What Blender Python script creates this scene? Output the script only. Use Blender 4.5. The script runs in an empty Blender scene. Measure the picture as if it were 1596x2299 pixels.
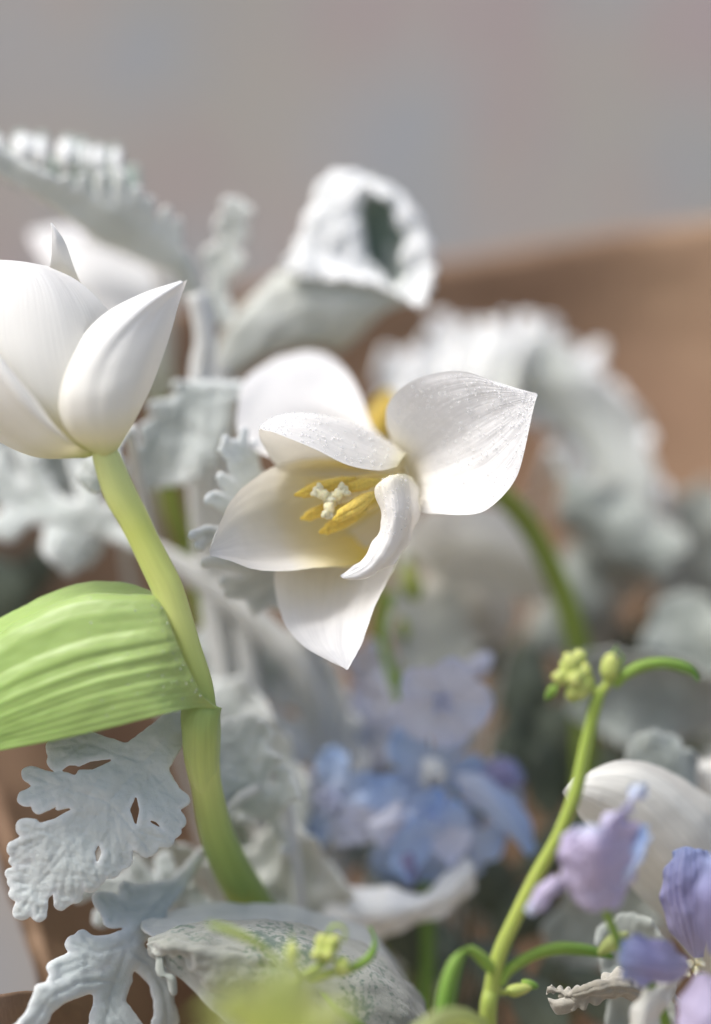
import bpy, math, random
import numpy as np
from mathutils import Vector, noise

random.seed(7)
rng = np.random.default_rng(7)
S = bpy.context.scene
COL = S.collection

# ------------------------------------------------------------------ camera
# A plan of the bouquet was drawn at focus-plane scale: 1596 units across = 0.18 m.
CAM_H, DIST, UNIT = 0.62, 0.60, 0.18 / 1596
cam_d = bpy.data.cameras.new("camera")
cam = bpy.data.objects.new("camera", cam_d)
COL.objects.link(cam)
cam.location = (0, -DIST, CAM_H)
cam.rotation_euler = (math.radians(90), 0, 0)
cam_d.sensor_fit = 'HORIZONTAL'
cam_d.sensor_width = 24.0
cam_d.lens = 80.0
cam_d.clip_start = 0.02
cam_d.clip_end = 100
cam_d.dof.use_dof = True
cam_d.dof.focus_distance = DIST - 0.001
cam_d.dof.aperture_fstop = 80.0 / 46.0
S.camera = cam

# ------------------------------------------------------------------ light
SUN_DIR = Vector((-0.47, -0.24, 0.85)).normalized()      # towards the sun
elev = math.asin(SUN_DIR.z)
azim = math.atan2(SUN_DIR.x, SUN_DIR.y)
W = bpy.data.worlds.new("World")
S.world = W
W.use_nodes = True
nt = W.node_tree
nt.nodes.clear()
sky = nt.nodes.new('ShaderNodeTexSky')
sky.sky_type = 'NISHITA'
sky.sun_disc = False
sky.sun_elevation = elev
sky.sun_rotation = azim
sky.air_density = 1.0
sky.dust_density = 4.5
sky.ozone_density = 1.2
bg = nt.nodes.new('ShaderNodeBackground')
bg.inputs[1].default_value = 0.12
wo = nt.nodes.new('ShaderNodeOutputWorld')
nt.links.new(sky.outputs[0], bg.inputs[0])
nt.links.new(bg.outputs[0], wo.inputs[0])
sd = bpy.data.lights.new("sun", 'SUN')
sd.energy = 2.25
sd.angle = math.radians(18)
sd.color = (1.0, 0.99, 0.985)
sun = bpy.data.objects.new("sun", sd)
COL.objects.link(sun)
sun.location = SUN_DIR * 3
sun.rotation_euler = SUN_DIR.to_track_quat('Z', 'Y').to_euler()
S.view_settings.view_transform = 'Standard'
S.view_settings.look = 'None'
S.view_settings.exposure = 0.54
S.view_settings.gamma = 1.0
S.render.engine = 'CYCLES'
S.cycles.use_denoising = True
S.cycles.max_bounces = 8
S.cycles.diffuse_bounces = 6
S.cycles.transmission_bounces = 6
S.cycles.sample_clamp_indirect = 4.0


# ------------------------------------------------------------------ helpers
def wp(p):
    """plan coordinates (x right, y down, z towards the lens) -> metres"""
    p = np.asarray(p, float)
    f = (DIST - p[..., 2] * UNIT) / DIST
    o = np.empty(p.shape)
    o[..., 0] = (p[..., 0] - 798) * f * UNIT
    o[..., 1] = -p[..., 2] * UNIT
    o[..., 2] = CAM_H + (1149.5 - p[..., 1]) * f * UNIT
    return o


def thing(name, label, cat, base, group=None):
    o = bpy.data.objects.new(name, None)
    o.empty_display_size = 0.01
    COL.objects.link(o)
    o.location = Vector(wp(np.array(base, float)))
    o['label'] = label
    o['category'] = cat
    if group:
        o['group'] = group
    return o


def link(name, verts, faces, mat, parent=None, uv=None, thick=0.0, smooth=True, label=None):
    verts = np.asarray(verts, float)
    off = np.array(parent.location) if parent is not None and parent.type == 'EMPTY' else (
        np.array(parent.get('_base')) if parent is not None else np.zeros(3))
    me = bpy.data.meshes.new(name)
    me.from_pydata((verts - off).tolist(), [], faces)
    if uv is not None:
        ul = me.uv_layers.new(name="UVMap")
        li = np.empty(len(me.loops), np.int32)
        me.loops.foreach_get('vertex_index', li)
        ul.data.foreach_set('uv', np.asarray(uv, float)[li].ravel())
    if smooth:
        me.polygons.foreach_set('use_smooth', [True] * len(me.polygons))
    me.materials.append(mat)
    me.update()
    o = bpy.data.objects.new(name, me)
    COL.objects.link(o)
    if parent is not None:
        o.parent = parent
    o['_base'] = [float(a) for a in off]
    if thick:
        md = o.modifiers.new("thickness", 'SOLIDIFY')
        md.thickness = thick
        md.offset = 0
    if label:
        o['label'] = label
    return o


def cr(P, n):
    """Catmull-Rom through P (k, ...) -> n samples"""
    P = np.asarray(P, float)
    k = len(P)
    E = np.concatenate([[2 * P[0] - P[1]], P, [2 * P[-1] - P[-2]]])
    t = np.linspace(0, k - 1, n)
    i = np.minimum(t.astype(int), k - 2)
    f = (t - i).reshape((-1,) + (1,) * (P.ndim - 1))
    a, b, c, d = E[i], E[i + 1], E[i + 2], E[i + 3]
    return 0.5 * (2 * b + (c - a) * f + (2 * a - 5 * b + 4 * c - d) * f ** 2 + (3 * b - a - 3 * c + d) * f ** 3)


def grid_faces(nr, nc, closed=False):
    F = []
    m = nc if closed else nc - 1
    for i in range(nr - 1):
        for j in range(m):
            a = i * nc + j
            b = i * nc + (j + 1) % nc
            F.append((a, b, b + nc, a + nc))
    return F


def normals(G):
    du = np.gradient(G, axis=1)
    dv = np.gradient(G, axis=0)
    n = np.cross(du, dv)
    return n / (np.linalg.norm(n, axis=-1, keepdims=True) + 1e-12)


def sheet(name, rows, mat, parent, nr=36, nc=24, thick=0.0005, ridge=None, wav=None, frill=None,
          wrinkle=0.0, label=None, seed=0):
    rows = np.array([[list(p) for p in r] for r in rows], float)
    if mat.get('single_sheet'):
        thick = 0
    G = cr(rows, nr)
    G = np.swapaxes(cr(np.swapaxes(G, 0, 1), nc), 0, 1)
    Wd = wp(G)
    N = normals(Wd)
    v = np.linspace(0, 1, nr)[:, None] * np.ones((1, nc))
    u = np.linspace(0, 1, nc)[None, :] * np.ones((nr, 1))
    D = np.zeros((nr, nc))
    if ridge:
        n, a = ridge
        ph = 0.35 * np.sin(7.3 * u + seed) + 0.2 * np.sin(13.1 * u + 2 * seed)
        D += a * np.sin(2 * math.pi * n * u + 6 * ph) * np.sin(math.pi * np.clip(v * 1.03, 0, 1)) ** .9 \
            * (0.6 + 0.4 * np.sin(9 * u + 3 * v + seed)) 
        D += .14 * a * np.sin(2 * math.pi * n * 2.63 * u + 9 * ph + 2 * v) * np.sin(math.pi * np.clip(v * 1.03, 0, 1)) ** .9
    if wav:
        n, a = wav
        D += a * np.sin(2 * math.pi * n * v + 3 * u + seed) * np.sin(math.pi * v)
    if frill:
        n, a = frill
        e = (np.abs(u - .5) * 2) ** 3
        D += a * e * np.sin(2 * math.pi * n * v + seed + 2 * (u > .5)) * np.clip(v * 3, 0, 1)
    if wrinkle:
        for i in range(nr):
            for j in range(nc):
                q = Vector((G[i, j, 0] * .02 + seed, G[i, j, 1] * .02, G[i, j, 2] * .02))
                D[i, j] += wrinkle * (noise.noise(q) + .5 * noise.noise(q * 2.7))
    Wd = Wd + N * (D * UNIT)[..., None]
    o = link(name, Wd.reshape(-1, 3), grid_faces(nr, nc), mat, parent,
             np.stack([u.ravel(), v.ravel()], 1), thick, label=label)
    return o, Wd, N


def tube(name, pts, mat, parent, nseg=14, n=40, flat=1.0, label=None, bumpy=0.0):
    """pts: (x, y, z, radius)"""
    P = cr(np.array(pts, float), n)
    C = wp(P[:, :3])
    R = P[:, 3] * UNIT
    T = np.gradient(C, axis=0)
    T /= np.linalg.norm(T, axis=1, keepdims=True)
    ref = np.array([0.12, 1.0, 0.08])
    A = np.cross(T, ref)
    A /= np.linalg.norm(A, axis=1, keepdims=True)
    B = np.cross(T, A)
    th = np.linspace(0, 2 * math.pi, nseg, endpoint=False)
    rr = np.ones((n, nseg))
    if bumpy:
        for i in range(n):
            for j in range(nseg):
                rr[i, j] += bumpy * noise.noise(Vector((math.cos(th[j]) * 1.3, math.sin(th[j]) * 1.3, i * .35 + pts[0][0])))
    V = C[:, None] + (R[:, None] * rr)[..., None] * (np.cos(th)[None, :, None] * A[:, None] + flat * np.sin(th)[None, :, None] * B[:, None])
    u = np.tile(np.linspace(0, 1, nseg), (n, 1))
    v = np.tile(np.linspace(0, 1, n)[:, None], (1, nseg))
    F = grid_faces(n, nseg, True)
    F.append(tuple(range(nseg))[::-1])
    F.append(tuple((n - 1) * nseg + j for j in range(nseg)))
    return link(name, V.reshape(-1, 3), F, mat, parent, np.stack([u.ravel(), v.ravel()], 1), label=label)


def _sph(nlat=10, nlon=14):
    V = [(0, 0, 1)]
    for i in range(1, nlat):
        a = math.pi * i / nlat
        for j in range(nlon):
            b = 2 * math.pi * j / nlon
            V.append((math.sin(a) * math.cos(b), math.sin(a) * math.sin(b), math.cos(a)))
    V.append((0, 0, -1))
    F = [(0, 1 + j, 1 + (j + 1) % nlon) for j in range(nlon)]
    for i in range(nlat - 2):
        for j in range(nlon):
            a = 1 + i * nlon + j
            b = 1 + i * nlon + (j + 1) % nlon
            F.append((a, a + nlon, b + nlon, b))
    L = len(V) - 1
    F += [(L, L - nlon + (j + 1) % nlon, L - nlon + j) for j in range(nlon)]
    return np.array(V), F


SPH, SPHF = _sph()
SPS, SPSF = _sph(5, 7)


def blob(name, c, r, axis, length, mat, parent, lump=0.12, grooves=0, label=None):
    """bud or seed: egg with long axis 'axis' (plan directions), grooves cut lengthwise"""
    ax = Vector((axis[0], -axis[2], -axis[1])).normalized()
    q = ax.to_track_quat('Z', 'Y')
    cw = wp(np.array(c, float))
    V = []
    for p in SPH:
        k = 1 + lump * noise.noise(Vector(p) * 1.6 + Vector((c[0], c[1], 0)) * .1)
        a = math.atan2(p[1], p[0])
        if grooves:
            k *= 1 - .16 * (0.5 + 0.5 * math.cos(a * grooves)) ** 3 * (1 - abs(p[2]))
        w = 1 - 0.18 * p[2]
        V.append(cw + np.array(q @ Vector((p[0] * r * k * w, p[1] * r * k * w, p[2] * length * k))) * UNIT)
    return link(name, V, SPHF, mat, parent, np.stack([SPH[:, 0] * .5 + .5, SPH[:, 2] * .5 + .5], 1), label=label)


# --- lobed leaves: a field of round-ended spines, cut at its zero line out of a fine grid
def caps_field(X, Y, caps, k):
    F = None
    sp = np.full(X.shape, 1e9)
    for (x1, y1, r1, x2, y2, r2) in caps:
        dx, dy = x2 - x1, y2 - y1
        t = np.clip(((X - x1) * dx + (Y - y1) * dy) / (dx * dx + dy * dy + 1e-9), 0, 1)
        dd = np.hypot(X - x1 - t * dx, Y - y1 - t * dy)
        d = dd - (r1 + (r2 - r1) * t)
        sp = np.minimum(sp, dd)
        if F is None:
            F = d
        else:
            h = np.clip(.5 + .5 * (d - F) / k, 0, 1)
            F = d * (1 - h) + F * h - k * h * (1 - h)
    return F, sp


def lobed(name, caps, mp, mat, parent, h=6.0, k=9.0, holes=(), thick=0.0006, puff=6.0, vein=2.5, rough=1.5,
          seed=0.0, label=None, jag=2.0):
    """mp: function (x, y arrays) -> plan coordinates; h cell size; puff: how far the rim rolls under"""
    c = np.array(caps, float)
    m = max(c[:, 2].max(), c[:, 5].max()) + 3 * h
    x0, x1 = min(c[:, 0].min(), c[:, 3].min()) - m, max(c[:, 0].max(), c[:, 3].max()) + m
    y0, y1 = min(c[:, 1].min(), c[:, 4].min()) - m, max(c[:, 1].max(), c[:, 4].max()) + m
    nx, ny = int((x1 - x0) / h) + 2, int((y1 - y0) / h) + 2
    X, Y = np.meshgrid(x0 + h * np.arange(nx), y0 + h * np.arange(ny))
    F, sp = caps_field(X, Y, caps, k)
    sc = h / 6.0
    F = F + jag * sc * np.sin(X / (11 * sc) + 1.7 * np.sin(Y / (17 * sc) + seed)) * np.cos(Y / (9 * sc) + seed)
    for hc in holes:
        H, _ = caps_field(X, Y, [hc], k)
        F = np.maximum(F, -H)
    idx = {}
    V, A, F2 = [], [], []

    def vert(i, j):
        kx = (i, j)
        if kx not in idx:
            idx[kx] = len(V)
            V.append((X[i, j], Y[i, j]))
            A.append((F[i, j], sp[i, j]))
        return idx[kx]

    def cut(p, q):
        kx = (p, q) if p < q else (q, p)
        if kx not in idx:
            a, b = kx
            t = F[a] / (F[a] - F[b])
            t = min(max(t, .06), .94)
            idx[kx] = len(V)
            V.append((X[a] + (X[b] - X[a]) * t, Y[a] + (Y[b] - Y[a]) * t))
            A.append((0.0, sp[a] + (sp[b] - sp[a]) * t))
        return idx[kx]
    ins = F < 0
    anyin = ins[:-1, :-1] | ins[1:, :-1] | ins[:-1, 1:] | ins[1:, 1:]
    for i, j in zip(*np.nonzero(anyin)):
        q = [(i, j), (i, j + 1), (i + 1, j + 1), (i + 1, j)]
        if all(ins[p] for p in q):
            F2.append(tuple(vert(*p) for p in q))
            continue
        for tri in ((q[0], q[1], q[2]), (q[0], q[2], q[3])):
            poly = []
            for a in range(3):
                p, r = tri[a], tri[(a + 1) % 3]
                if ins[p]:
                    poly.append(vert(*p))
                if ins[p] != ins[r]:
                    poly.append(cut(p, r))
            if len(poly) >= 3:
                F2.append(tuple(poly))
    V = np.array(V)
    A = np.array(A)
    P = mp(V[:, 0], V[:, 1])
    # displacement along an approximate normal of the mapping
    e = h * .5
    Pu = mp(V[:, 0] + e, V[:, 1]) - P
    Pv = mp(V[:, 0], V[:, 1] + e) - P
    N = np.cross(Pv, Pu)
    N /= np.linalg.norm(N, axis=1, keepdims=True) + 1e-9
    N[N[:, 2] < 0] *= -1
    d = -puff * np.exp(np.clip(A[:, 0], -1e3, 0) / (7 * sc)) - vein * np.exp(-(A[:, 1] / (5 * sc)) ** 2)
    if rough:
        for a in range(len(V)):
            q = Vector((V[a, 0] / (44 * sc), V[a, 1] / (44 * sc), seed))
            d[a] += rough * (noise.noise(q) * 2 + noise.noise(q * 3.1))
    P = P + N * d[:, None]
    uv = np.stack([np.clip(-A[:, 0] / (40 * sc), 0, 1), np.clip(A[:, 1] / (30 * sc), 0, 1)], 1)
    o = link(name, wp(P), F2, mat, parent, uv, thick, label=label)
    return o


def plane_map(z0, ax=0.0, ay=0.0, cx=0.0, cy=0.0, bx=0.0, by=0.0, bxy=0.0, wav=0.0, seed=0.0):
    def f(x, y):
        u, v = (x - cx) / 100, (y - cy) / 100
        z = z0 + ax * u + ay * v + bx * u * u + by * v * v + bxy * u * v + wav * np.sin(u * 2.3 + seed) * np.cos(v * 2.9 + seed)
        return np.stack([x, y, z], 1)
    return f


def bend_map(path, side, curl=0.0, L=400.0, wave=0.0, seed=0.0, scale=1.0, twist=0.0):
    """flat leaf (x across, y 0..L along) laid along a 3-D path; sides lifted by curl"""
    P = np.array(path, float)
    n = 60
    C = cr(P, n)
    T = np.gradient(C, axis=0)
    T /= np.linalg.norm(T, axis=1, keepdims=True)
    Sd = np.array(side, float)
    Sd = Sd[None] - (T @ Sd)[:, None] * T
    Sd /= np.linalg.norm(Sd, axis=1, keepdims=True)
    N = np.cross(T, Sd)
    if twist:
        a = np.linspace(0, twist, n)[:, None]
        Sd, N = Sd * np.cos(a) + N * np.sin(a), N * np.cos(a) - Sd * np.sin(a)
    tt = np.linspace(0, 1, n)

    def g(M, t):
        return np.stack([np.interp(t, tt, M[:, i]) for i in range(3)], 1)

    def f(x, y):
        t = y / L
        tc = np.clip(t, 0, 1)
        ext = (t - tc) * L * scale
        c, s, nn, tg = g(C, tc), g(Sd, tc), g(N, tc), g(T, tc)
        b = x * scale
        lift = curl * (b ** 2) / 100 + wave * np.sin(y / L * 17 + seed) * (np.abs(x) / 80)
        b2 = b / (1 + abs(curl) * np.abs(b) / 110)
        return c + s * b2[:, None] + nn * lift[:, None] + tg * ext[:, None]
    return f


def pinnate(L=400.0, n=5, width=.42, seed=0, stalk=.12, r=11.0, fat=1.0):
    """spines of a felted leaf: midrib, side lobes, each ending in three rounded teeth"""
    rr = random.Random(seed)
    C = [(0, 0, r * .8, 0, L * .95, r * 1.3)]
    C.append((0, L * .3, r * 1.7 * fat, 0, L * .9, r * 2.0 * fat))
    for i in range(n):
        t = stalk + (0.92 - stalk) * (i + .6) / n
        ln = L * width * (math.sin(math.pi * min(1, .2 + .72 * t))) ** .8 * rr.uniform(.85, 1.12)
        for sgn in (-1, 1):
            t2 = t + rr.uniform(-.02, .02)
            a = math.radians(rr.uniform(42, 56))
            x1, y1 = 0, L * t2
            x2, y2 = sgn * ln * math.sin(a), y1 + ln * math.cos(a)
            C.append((x1, y1, r * 1.2 * fat, x2 * .8, y2 - (y2 - y1) * .2, r * 1.9 * fat))
            for da in (-.75, -.1, .6):
                a2 = a + da
                l2 = ln * rr.uniform(.27, .36)
                C.append((x2 * .72, y1 + (y2 - y1) * .72, r * 1.3, x2 * .72 + sgn * l2 * math.sin(a2), y1 + (y2 - y1) * .72 + l2 * math.cos(a2), r * rr.uniform(.9, 1.25)))
    for da in (-.6, 0, .6):
        C.append((0, L * .92, r * 1.6, L * .12 * math.sin(da), L * .92 + L * .12 * math.cos(da), r * 1.15))
    return C


# ------------------------------------------------------------------ materials
def new_mat(name):
    m = bpy.data.materials.new(name)
    m.use_nodes = True
    n = m.node_tree.nodes
    return m, n, m.node_tree.links, n['Principled BSDF']


def ramp(n, stops, interp='LINEAR'):
    r = n.new('ShaderNodeValToRGB')
    r.color_ramp.interpolation = interp
    e = r.color_ramp.elements
    while len(e) < len(stops):
        e.new(0.5)
    for a, (p, c) in zip(e, stops):
        a.position = p
        a.color = (*c, 1)
    return r


def petal_mat(name, stops, rough=.5, sss=.6, scale=.0022, streak=.13, bump=.5, radius=(1, .82, .55), sheen=0.1, freq=70, across=2.0, trans=None, tcol=(1, .97, .91)):
    """colour by distance along the petal (UV v), fine veins across it (UV u)"""
    m, n, l, p = new_mat(name)
    uv = n.new('ShaderNodeTexCoord')
    sep = n.new('ShaderNodeSeparateXYZ')
    l.new(uv.outputs['UV'], sep.inputs[0])
    r = ramp(n, stops)
    l.new(sep.outputs['Y'], r.inputs[0])
    mp = n.new('ShaderNodeMapping')
    mp.inputs['Scale'].default_value = (freq, across, 1)
    l.new(uv.outputs['UV'], mp.inputs[0])
    nz = n.new('ShaderNodeTexNoise')
    nz.inputs['Scale'].default_value = 1.0
    nz.inputs['Detail'].default_value = 4
    l.new(mp.outputs[0], nz.inputs[0])
    mx = n.new('ShaderNodeMix')
    mx.data_type = 'RGBA'
    mx.blend_type = 'MULTIPLY'
    mx.inputs[0].default_value = 1.0
    rr = ramp(n, [(.25, (1 - streak,) * 3), (.7, (1, 1, 1))])
    l.new(nz.outputs['Fac'], rr.inputs[0])
    l.new(r.outputs[0], mx.inputs[6])
    l.new(rr.outputs[0], mx.inputs[7])
    l.new(mx.outputs[2], p.inputs['Base Color'])
    bp = n.new('ShaderNodeBump')
    bp.inputs['Strength'].default_value = bump
    bp.inputs['Distance'].default_value = 0.0004
    l.new(nz.outputs['Fac'], bp.inputs['Height'])
    l.new(bp.outputs[0], p.inputs['Normal'])
    p.inputs['Roughness'].default_value = rough
    p.inputs['Subsurface Weight'].default_value = sss
    p.inputs['Subsurface Radius'].default_value = radius
    p.inputs['Subsurface Scale'].default_value = scale
    p.inputs['Sheen Weight'].default_value = sheen
    p.inputs['Specular IOR Level'].default_value = .35
    if trans is None:
        trans = .27
    if trans:
        p.inputs['Subsurface Weight'].default_value = 0
        m['single_sheet'] = True
        tr = n.new('ShaderNodeBsdfTranslucent')
        m3 = n.new('ShaderNodeMix')
        m3.data_type = 'RGBA'
        m3.blend_type = 'MULTIPLY'
        m3.inputs[0].default_value = 1
        l.new(mx.outputs[2], m3.inputs[6])
        m3.inputs[7].default_value = (*tcol, 1)
        l.new(m3.outputs[2], tr.inputs['Color'])
        ms = n.new('ShaderNodeMixShader')
        ms.inputs[0].default_value = trans
        l.new(p.outputs[0], ms.inputs[1])
        l.new(tr.outputs[0], ms.inputs[2])
        l.new(ms.outputs[0], n['Material Output'].inputs[0])
    return m


def felt_mat(name, c1, c2, rim, nscale=1700, speck=None, sss=.15, sheen=.35):
    """white-felted leaf: woolly relief, colour wandering between two tones, paler rim (UV u = distance to rim)"""
    m, n, l, p = new_mat(name)
    tc = n.new('ShaderNodeTexCoord')
    a = n.new('ShaderNodeTexNoise')
    a.inputs['Scale'].default_value = 55
    a.inputs['Detail'].default_value = 5
    l.new(tc.outputs['Object'], a.inputs[0])
    r = ramp(n, [(.35, c1), (.65, c2)])
    l.new(a.outputs['Fac'], r.inputs[0])
    sep = n.new('ShaderNodeSeparateXYZ')
    l.new(tc.outputs['UV'], sep.inputs[0])
    rr = ramp(n, [(0, (1, 1, 1)), (.10, (.55, .55, .55)), (.5, (0, 0, 0))])
    l.new(sep.outputs['X'], rr.inputs[0])
    mx = n.new('ShaderNodeMix')
    mx.data_type = 'RGBA'
    l.new(rr.outputs[0], mx.inputs[0])
    l.new(r.outputs[0], mx.inputs[6])
    mx.inputs[7].default_value = (*rim, 1)
    out = mx.outputs[2]
    f = n.new('ShaderNodeTexNoise')
    f.inputs['Scale'].default_value = nscale
    f.inputs['Detail'].default_value = 6
    f.inputs['Distortion'].default_value = 1.5
    l.new(tc.outputs['Object'], f.inputs[0])
    if speck:
        v = n.new('ShaderNodeTexNoise')
        v.inputs['Scale'].default_value = 700
        v.inputs['Detail'].default_value = 3
        l.new(tc.outputs['Object'], v.inputs[0])
        v2 = n.new('ShaderNodeTexNoise')
        v2.inputs['Scale'].default_value = 60
        l.new(tc.outputs['Object'], v2.inputs[0])
        ad = n.new('ShaderNodeMath')
        ad.operation = 'ADD'
        l.new(v.outputs['Fac'], ad.inputs[0])
        l.new(v2.outputs['Fac'], ad.inputs[1])
        sr = ramp(n, [(.525, (0, 0, 0)), (.60, (1, 1, 1))])
        hf = n.new('ShaderNodeMath')
        hf.operation = 'MULTIPLY'
        hf.inputs[1].default_value = .5
        l.new(ad.outputs[0], hf.inputs[0])
        l.new(hf.outputs[0], sr.inputs[0])
        m2 = n.new('ShaderNodeMix')
        m2.data_type = 'RGBA'
        l.new(sr.outputs[0], m2.inputs[0])
        l.new(out, m2.inputs[6])
        m2.inputs[7].default_value = (*speck, 1)
        out = m2.outputs[2]
    l.new(out, p.inputs['Base Color'])
    bp = n.new('ShaderNodeBump')
    bp.inputs['Strength'].default_value = .5
    bp.inputs['Distance'].default_value = .0005
    l.new(f.outputs['Fac'], bp.inputs['Height'])
    l.new(bp.outputs[0], p.inputs['Normal'])
    p.inputs['Roughness'].default_value = .95
    p.inputs['Specular IOR Level'].default_value = .1
    p.inputs['Sheen Weight'].default_value = sheen
    p.inputs['Sheen Roughness'].default_value = .6
    p.inputs['Subsurface Weight'].default_value = sss
    p.inputs['Subsurface Radius'].default_value = (1, 1, .8)
    p.inputs['Subsurface Scale'].default_value = .0012
    return m


WHITE = (.925, .93, .93)
M_soft = petal_mat('tulip_petal_white_cream_base', [(0, (.88, .83, .58)), (.12, (.90, .87, .76)), (.25, (.90, .89, .86)), (1, WHITE)])
M_open = petal_mat('tulip_petal_white_yellow_base', [(0, (.98, .76, .10)), (.16, (.98, .82, .26)), (.28, (.97, .88, .55)), (.4, (.94, .93, .88)), (1, WHITE)])
M_closed = petal_mat('tulip_petal_white_green_base', [(0, (.62, .66, .25)), (.10, (.84, .80, .58)), (.24, (.88, .87, .80)), (1, WHITE)], streak=.05)
M_cream = petal_mat('tulip_petal_cream', [(0, (.80, .79, .70)), (1, (.86, .86, .81))], streak=.12, freq=26, across=1.2, bump=.3)
M_far_white = petal_mat('far_petal_white', [(0, (.7, .74, .6)), (.3, (.85, .85, .82)), (1, WHITE)])
M_stem = petal_mat('tulip_stem_green', [(0, (.72, .78, .36)), (.2, (.70, .78, .20)), (.38, (.70, .77, .25)), (.52, (.46, .58, .16)), (.62, (.62, .68, .22)), (.74, (.34, .46, .12)), (.9, (.22, .33, .06))],
                   rough=.42, sss=.12, scale=.0010, radius=(.8, 1, .4), streak=.1, bump=.1, freq=14, across=5, trans=0)
M_leaf = petal_mat('tulip_leaf_green', [(0, (.34, .42, .135)), (.3, (.34, .455, .145)), (1, (.28, .42, .10))],
                   rough=.42, sss=.4, scale=.0015, radius=(.6, 1, .25), streak=.12, bump=.12, freq=40, across=1.5, sheen=.25, trans=0)
M_sheath = petal_mat('leaf_base_green', [(0, (.34, .45, .14)), (.35, (.37, .49, .15)), (.8, (.54, .63, .20)), (1, (.60, .67, .22))], rough=.45, sss=.3, scale=.0012, radius=(.8, 1, .4), streak=.12, freq=20, trans=0)
M_thin = petal_mat('thin_leaf_green', [(0, (.30, .44, .07)), (1, (.13, .28, .04))], rough=.45, sss=.3, radius=(.5, 1, .2), streak=.2, trans=0)
M_slim = petal_mat('slim_stem_green', [(0, (.30, .42, .07)), (.5, (.40, .47, .10)), (1, (.34, .44, .09))], rough=.4, sss=.4, scale=.0015, radius=(.7, 1, .2), streak=.12, freq=8, across=6, trans=0)
M_bud = petal_mat('flower_bud_lime', [(0, (.36, .44, .10)), (1, (.52, .56, .17))], rough=.5, sss=.5, scale=.0015, radius=(.7, 1, .2), freq=10, trans=0)
M_lime = petal_mat('young_leaf_lime', [(0, (.52, .62, .20)), (1, (.66, .73, .34))], rough=.5, sss=.5, radius=(.7, 1, .2), tcol=(1, 1, .45))
M_olive = petal_mat('bent_stem_olive', [(0, (.28, .34, .06)), (1, (.16, .24, .03))], rough=.5, sss=.3, radius=(.7, 1, .2), freq=8, trans=0)
M_anther = petal_mat('anther_golden', [(0, (.98, .66, .09)), (1, (.98, .76, .20))], rough=.8, sss=.3, radius=(1, .7, .2), streak=.35, bump=.9, freq=22, across=22, trans=0)
M_fil = petal_mat('filament_cream', [(0, (.85, .76, .42)), (1, (.84, .66, .25))], rough=.6, trans=0)
M_stig = petal_mat('stigma_cream', [(0, (.96, .86, .50)), (1, (.97, .91, .64))], rough=.8, streak=.2, bump=.9, freq=18, across=18, trans=0)
M_yel = petal_mat('yellow_bud', [(0, (.70, .50, .08)), (1, (.85, .62, .14))], rough=.6, trans=0)
M_blue = petal_mat('delphinium_blue', [(0, (.80, .84, .94)), (.4, (.58, .71, .96)), (1, (.38, .57, .95))], rough=.6, streak=.2, freq=14, across=2, bump=.3, radius=(.7, .8, 1), tcol=(.95, .95, 1))
M_pale = petal_mat('delphinium_pale', [(0, (.86, .86, .92)), (.5, (.80, .82, .95)), (1, (.70, .75, .95))], rough=.6, streak=.15, freq=14, bump=.3, radius=(.8, .8, 1), tcol=(.95, .95, 1))
M_purp = petal_mat('delphinium_lilac', [(0, (.54, .48, .64)), (.6, (.60, .53, .72)), (.85, (.62, .62, .80)), (1, (.66, .76, .90))], rough=.6, streak=.2, freq=12, bump=.4, radius=(.8, .7, 1), tcol=(.95, .95, 1))
M_viol = petal_mat('delphinium_violet', [(0, (.54, .50, .68)), (.4, (.44, .42, .70)), (.8, (.36, .42, .70)), (1, (.30, .40, .68))], rough=.55, streak=.45, freq=18, across=1.5, bump=.6, radius=(.7, .7, 1), tcol=(.95, .95, 1))
M_dusty = felt_mat('dusty_leaf_felt', (.50, .545, .52), (.60, .64, .615), (.74, .77, .755))
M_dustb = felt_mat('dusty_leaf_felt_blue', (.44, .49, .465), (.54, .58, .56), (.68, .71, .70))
M_white_felt = felt_mat('dusty_leaf_white_felt', (.74, .755, .73), (.82, .83, .81), (.86, .87, .86))
M_back = felt_mat('dusty_leaf_pale_back', (.53, .555, .50), (.61, .63, .575), (.74, .76, .72))
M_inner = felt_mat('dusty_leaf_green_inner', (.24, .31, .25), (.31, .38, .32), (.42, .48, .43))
M_woolly = felt_mat('woolly_leaf_speckled', (.22, .23, .195), (.30, .31, .27), (.44, .46, .41), nscale=1400, speck=(.10, .145, .11))  # base grey lowered to stand in for shade over the leaf
M_dry = felt_mat('dry_leaf_crinkled', (.27, .25, .20), (.38, .355, .30), (.50, .48, .42), nscale=700)
M_sage_shaded = felt_mat('sage_felt_shade_toned', (.27, .30, .265), (.34, .37, .33), (.44, .47, .43))  # greener leaf underside, darkened to stand in for shade
M_stalk = felt_mat('felted_stalk', (.58, .59, .56), (.68, .69, .66), (.7, .7, .68))
M_shade_fill = petal_mat('shade_fill_foliage', [(0, (.16, .185, .12)), (1, (.12, .15, .12))], rough=.6, sss=0, streak=.3, trans=0)  # dark colour stands in for the shade inside the bouquet


def drop_mat():
    m, n, l, p = new_mat('water')
    p.inputs['Base Color'].default_value = (.97, .98, .98, 1)
    p.inputs['Roughness'].default_value = .12
    p.inputs['Specular IOR Level'].default_value = .8
    t = n.new('ShaderNodeBsdfTransparent')
    ms = n.new('ShaderNodeMixShader')
    ms.inputs[0].default_value = .28
    l.new(t.outputs[0], ms.inputs[1])
    l.new(p.outputs[0], ms.inputs[2])
    l.new(ms.outputs[0], n['Material Output'].inputs[0])
    return m


M_water = drop_mat()


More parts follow.
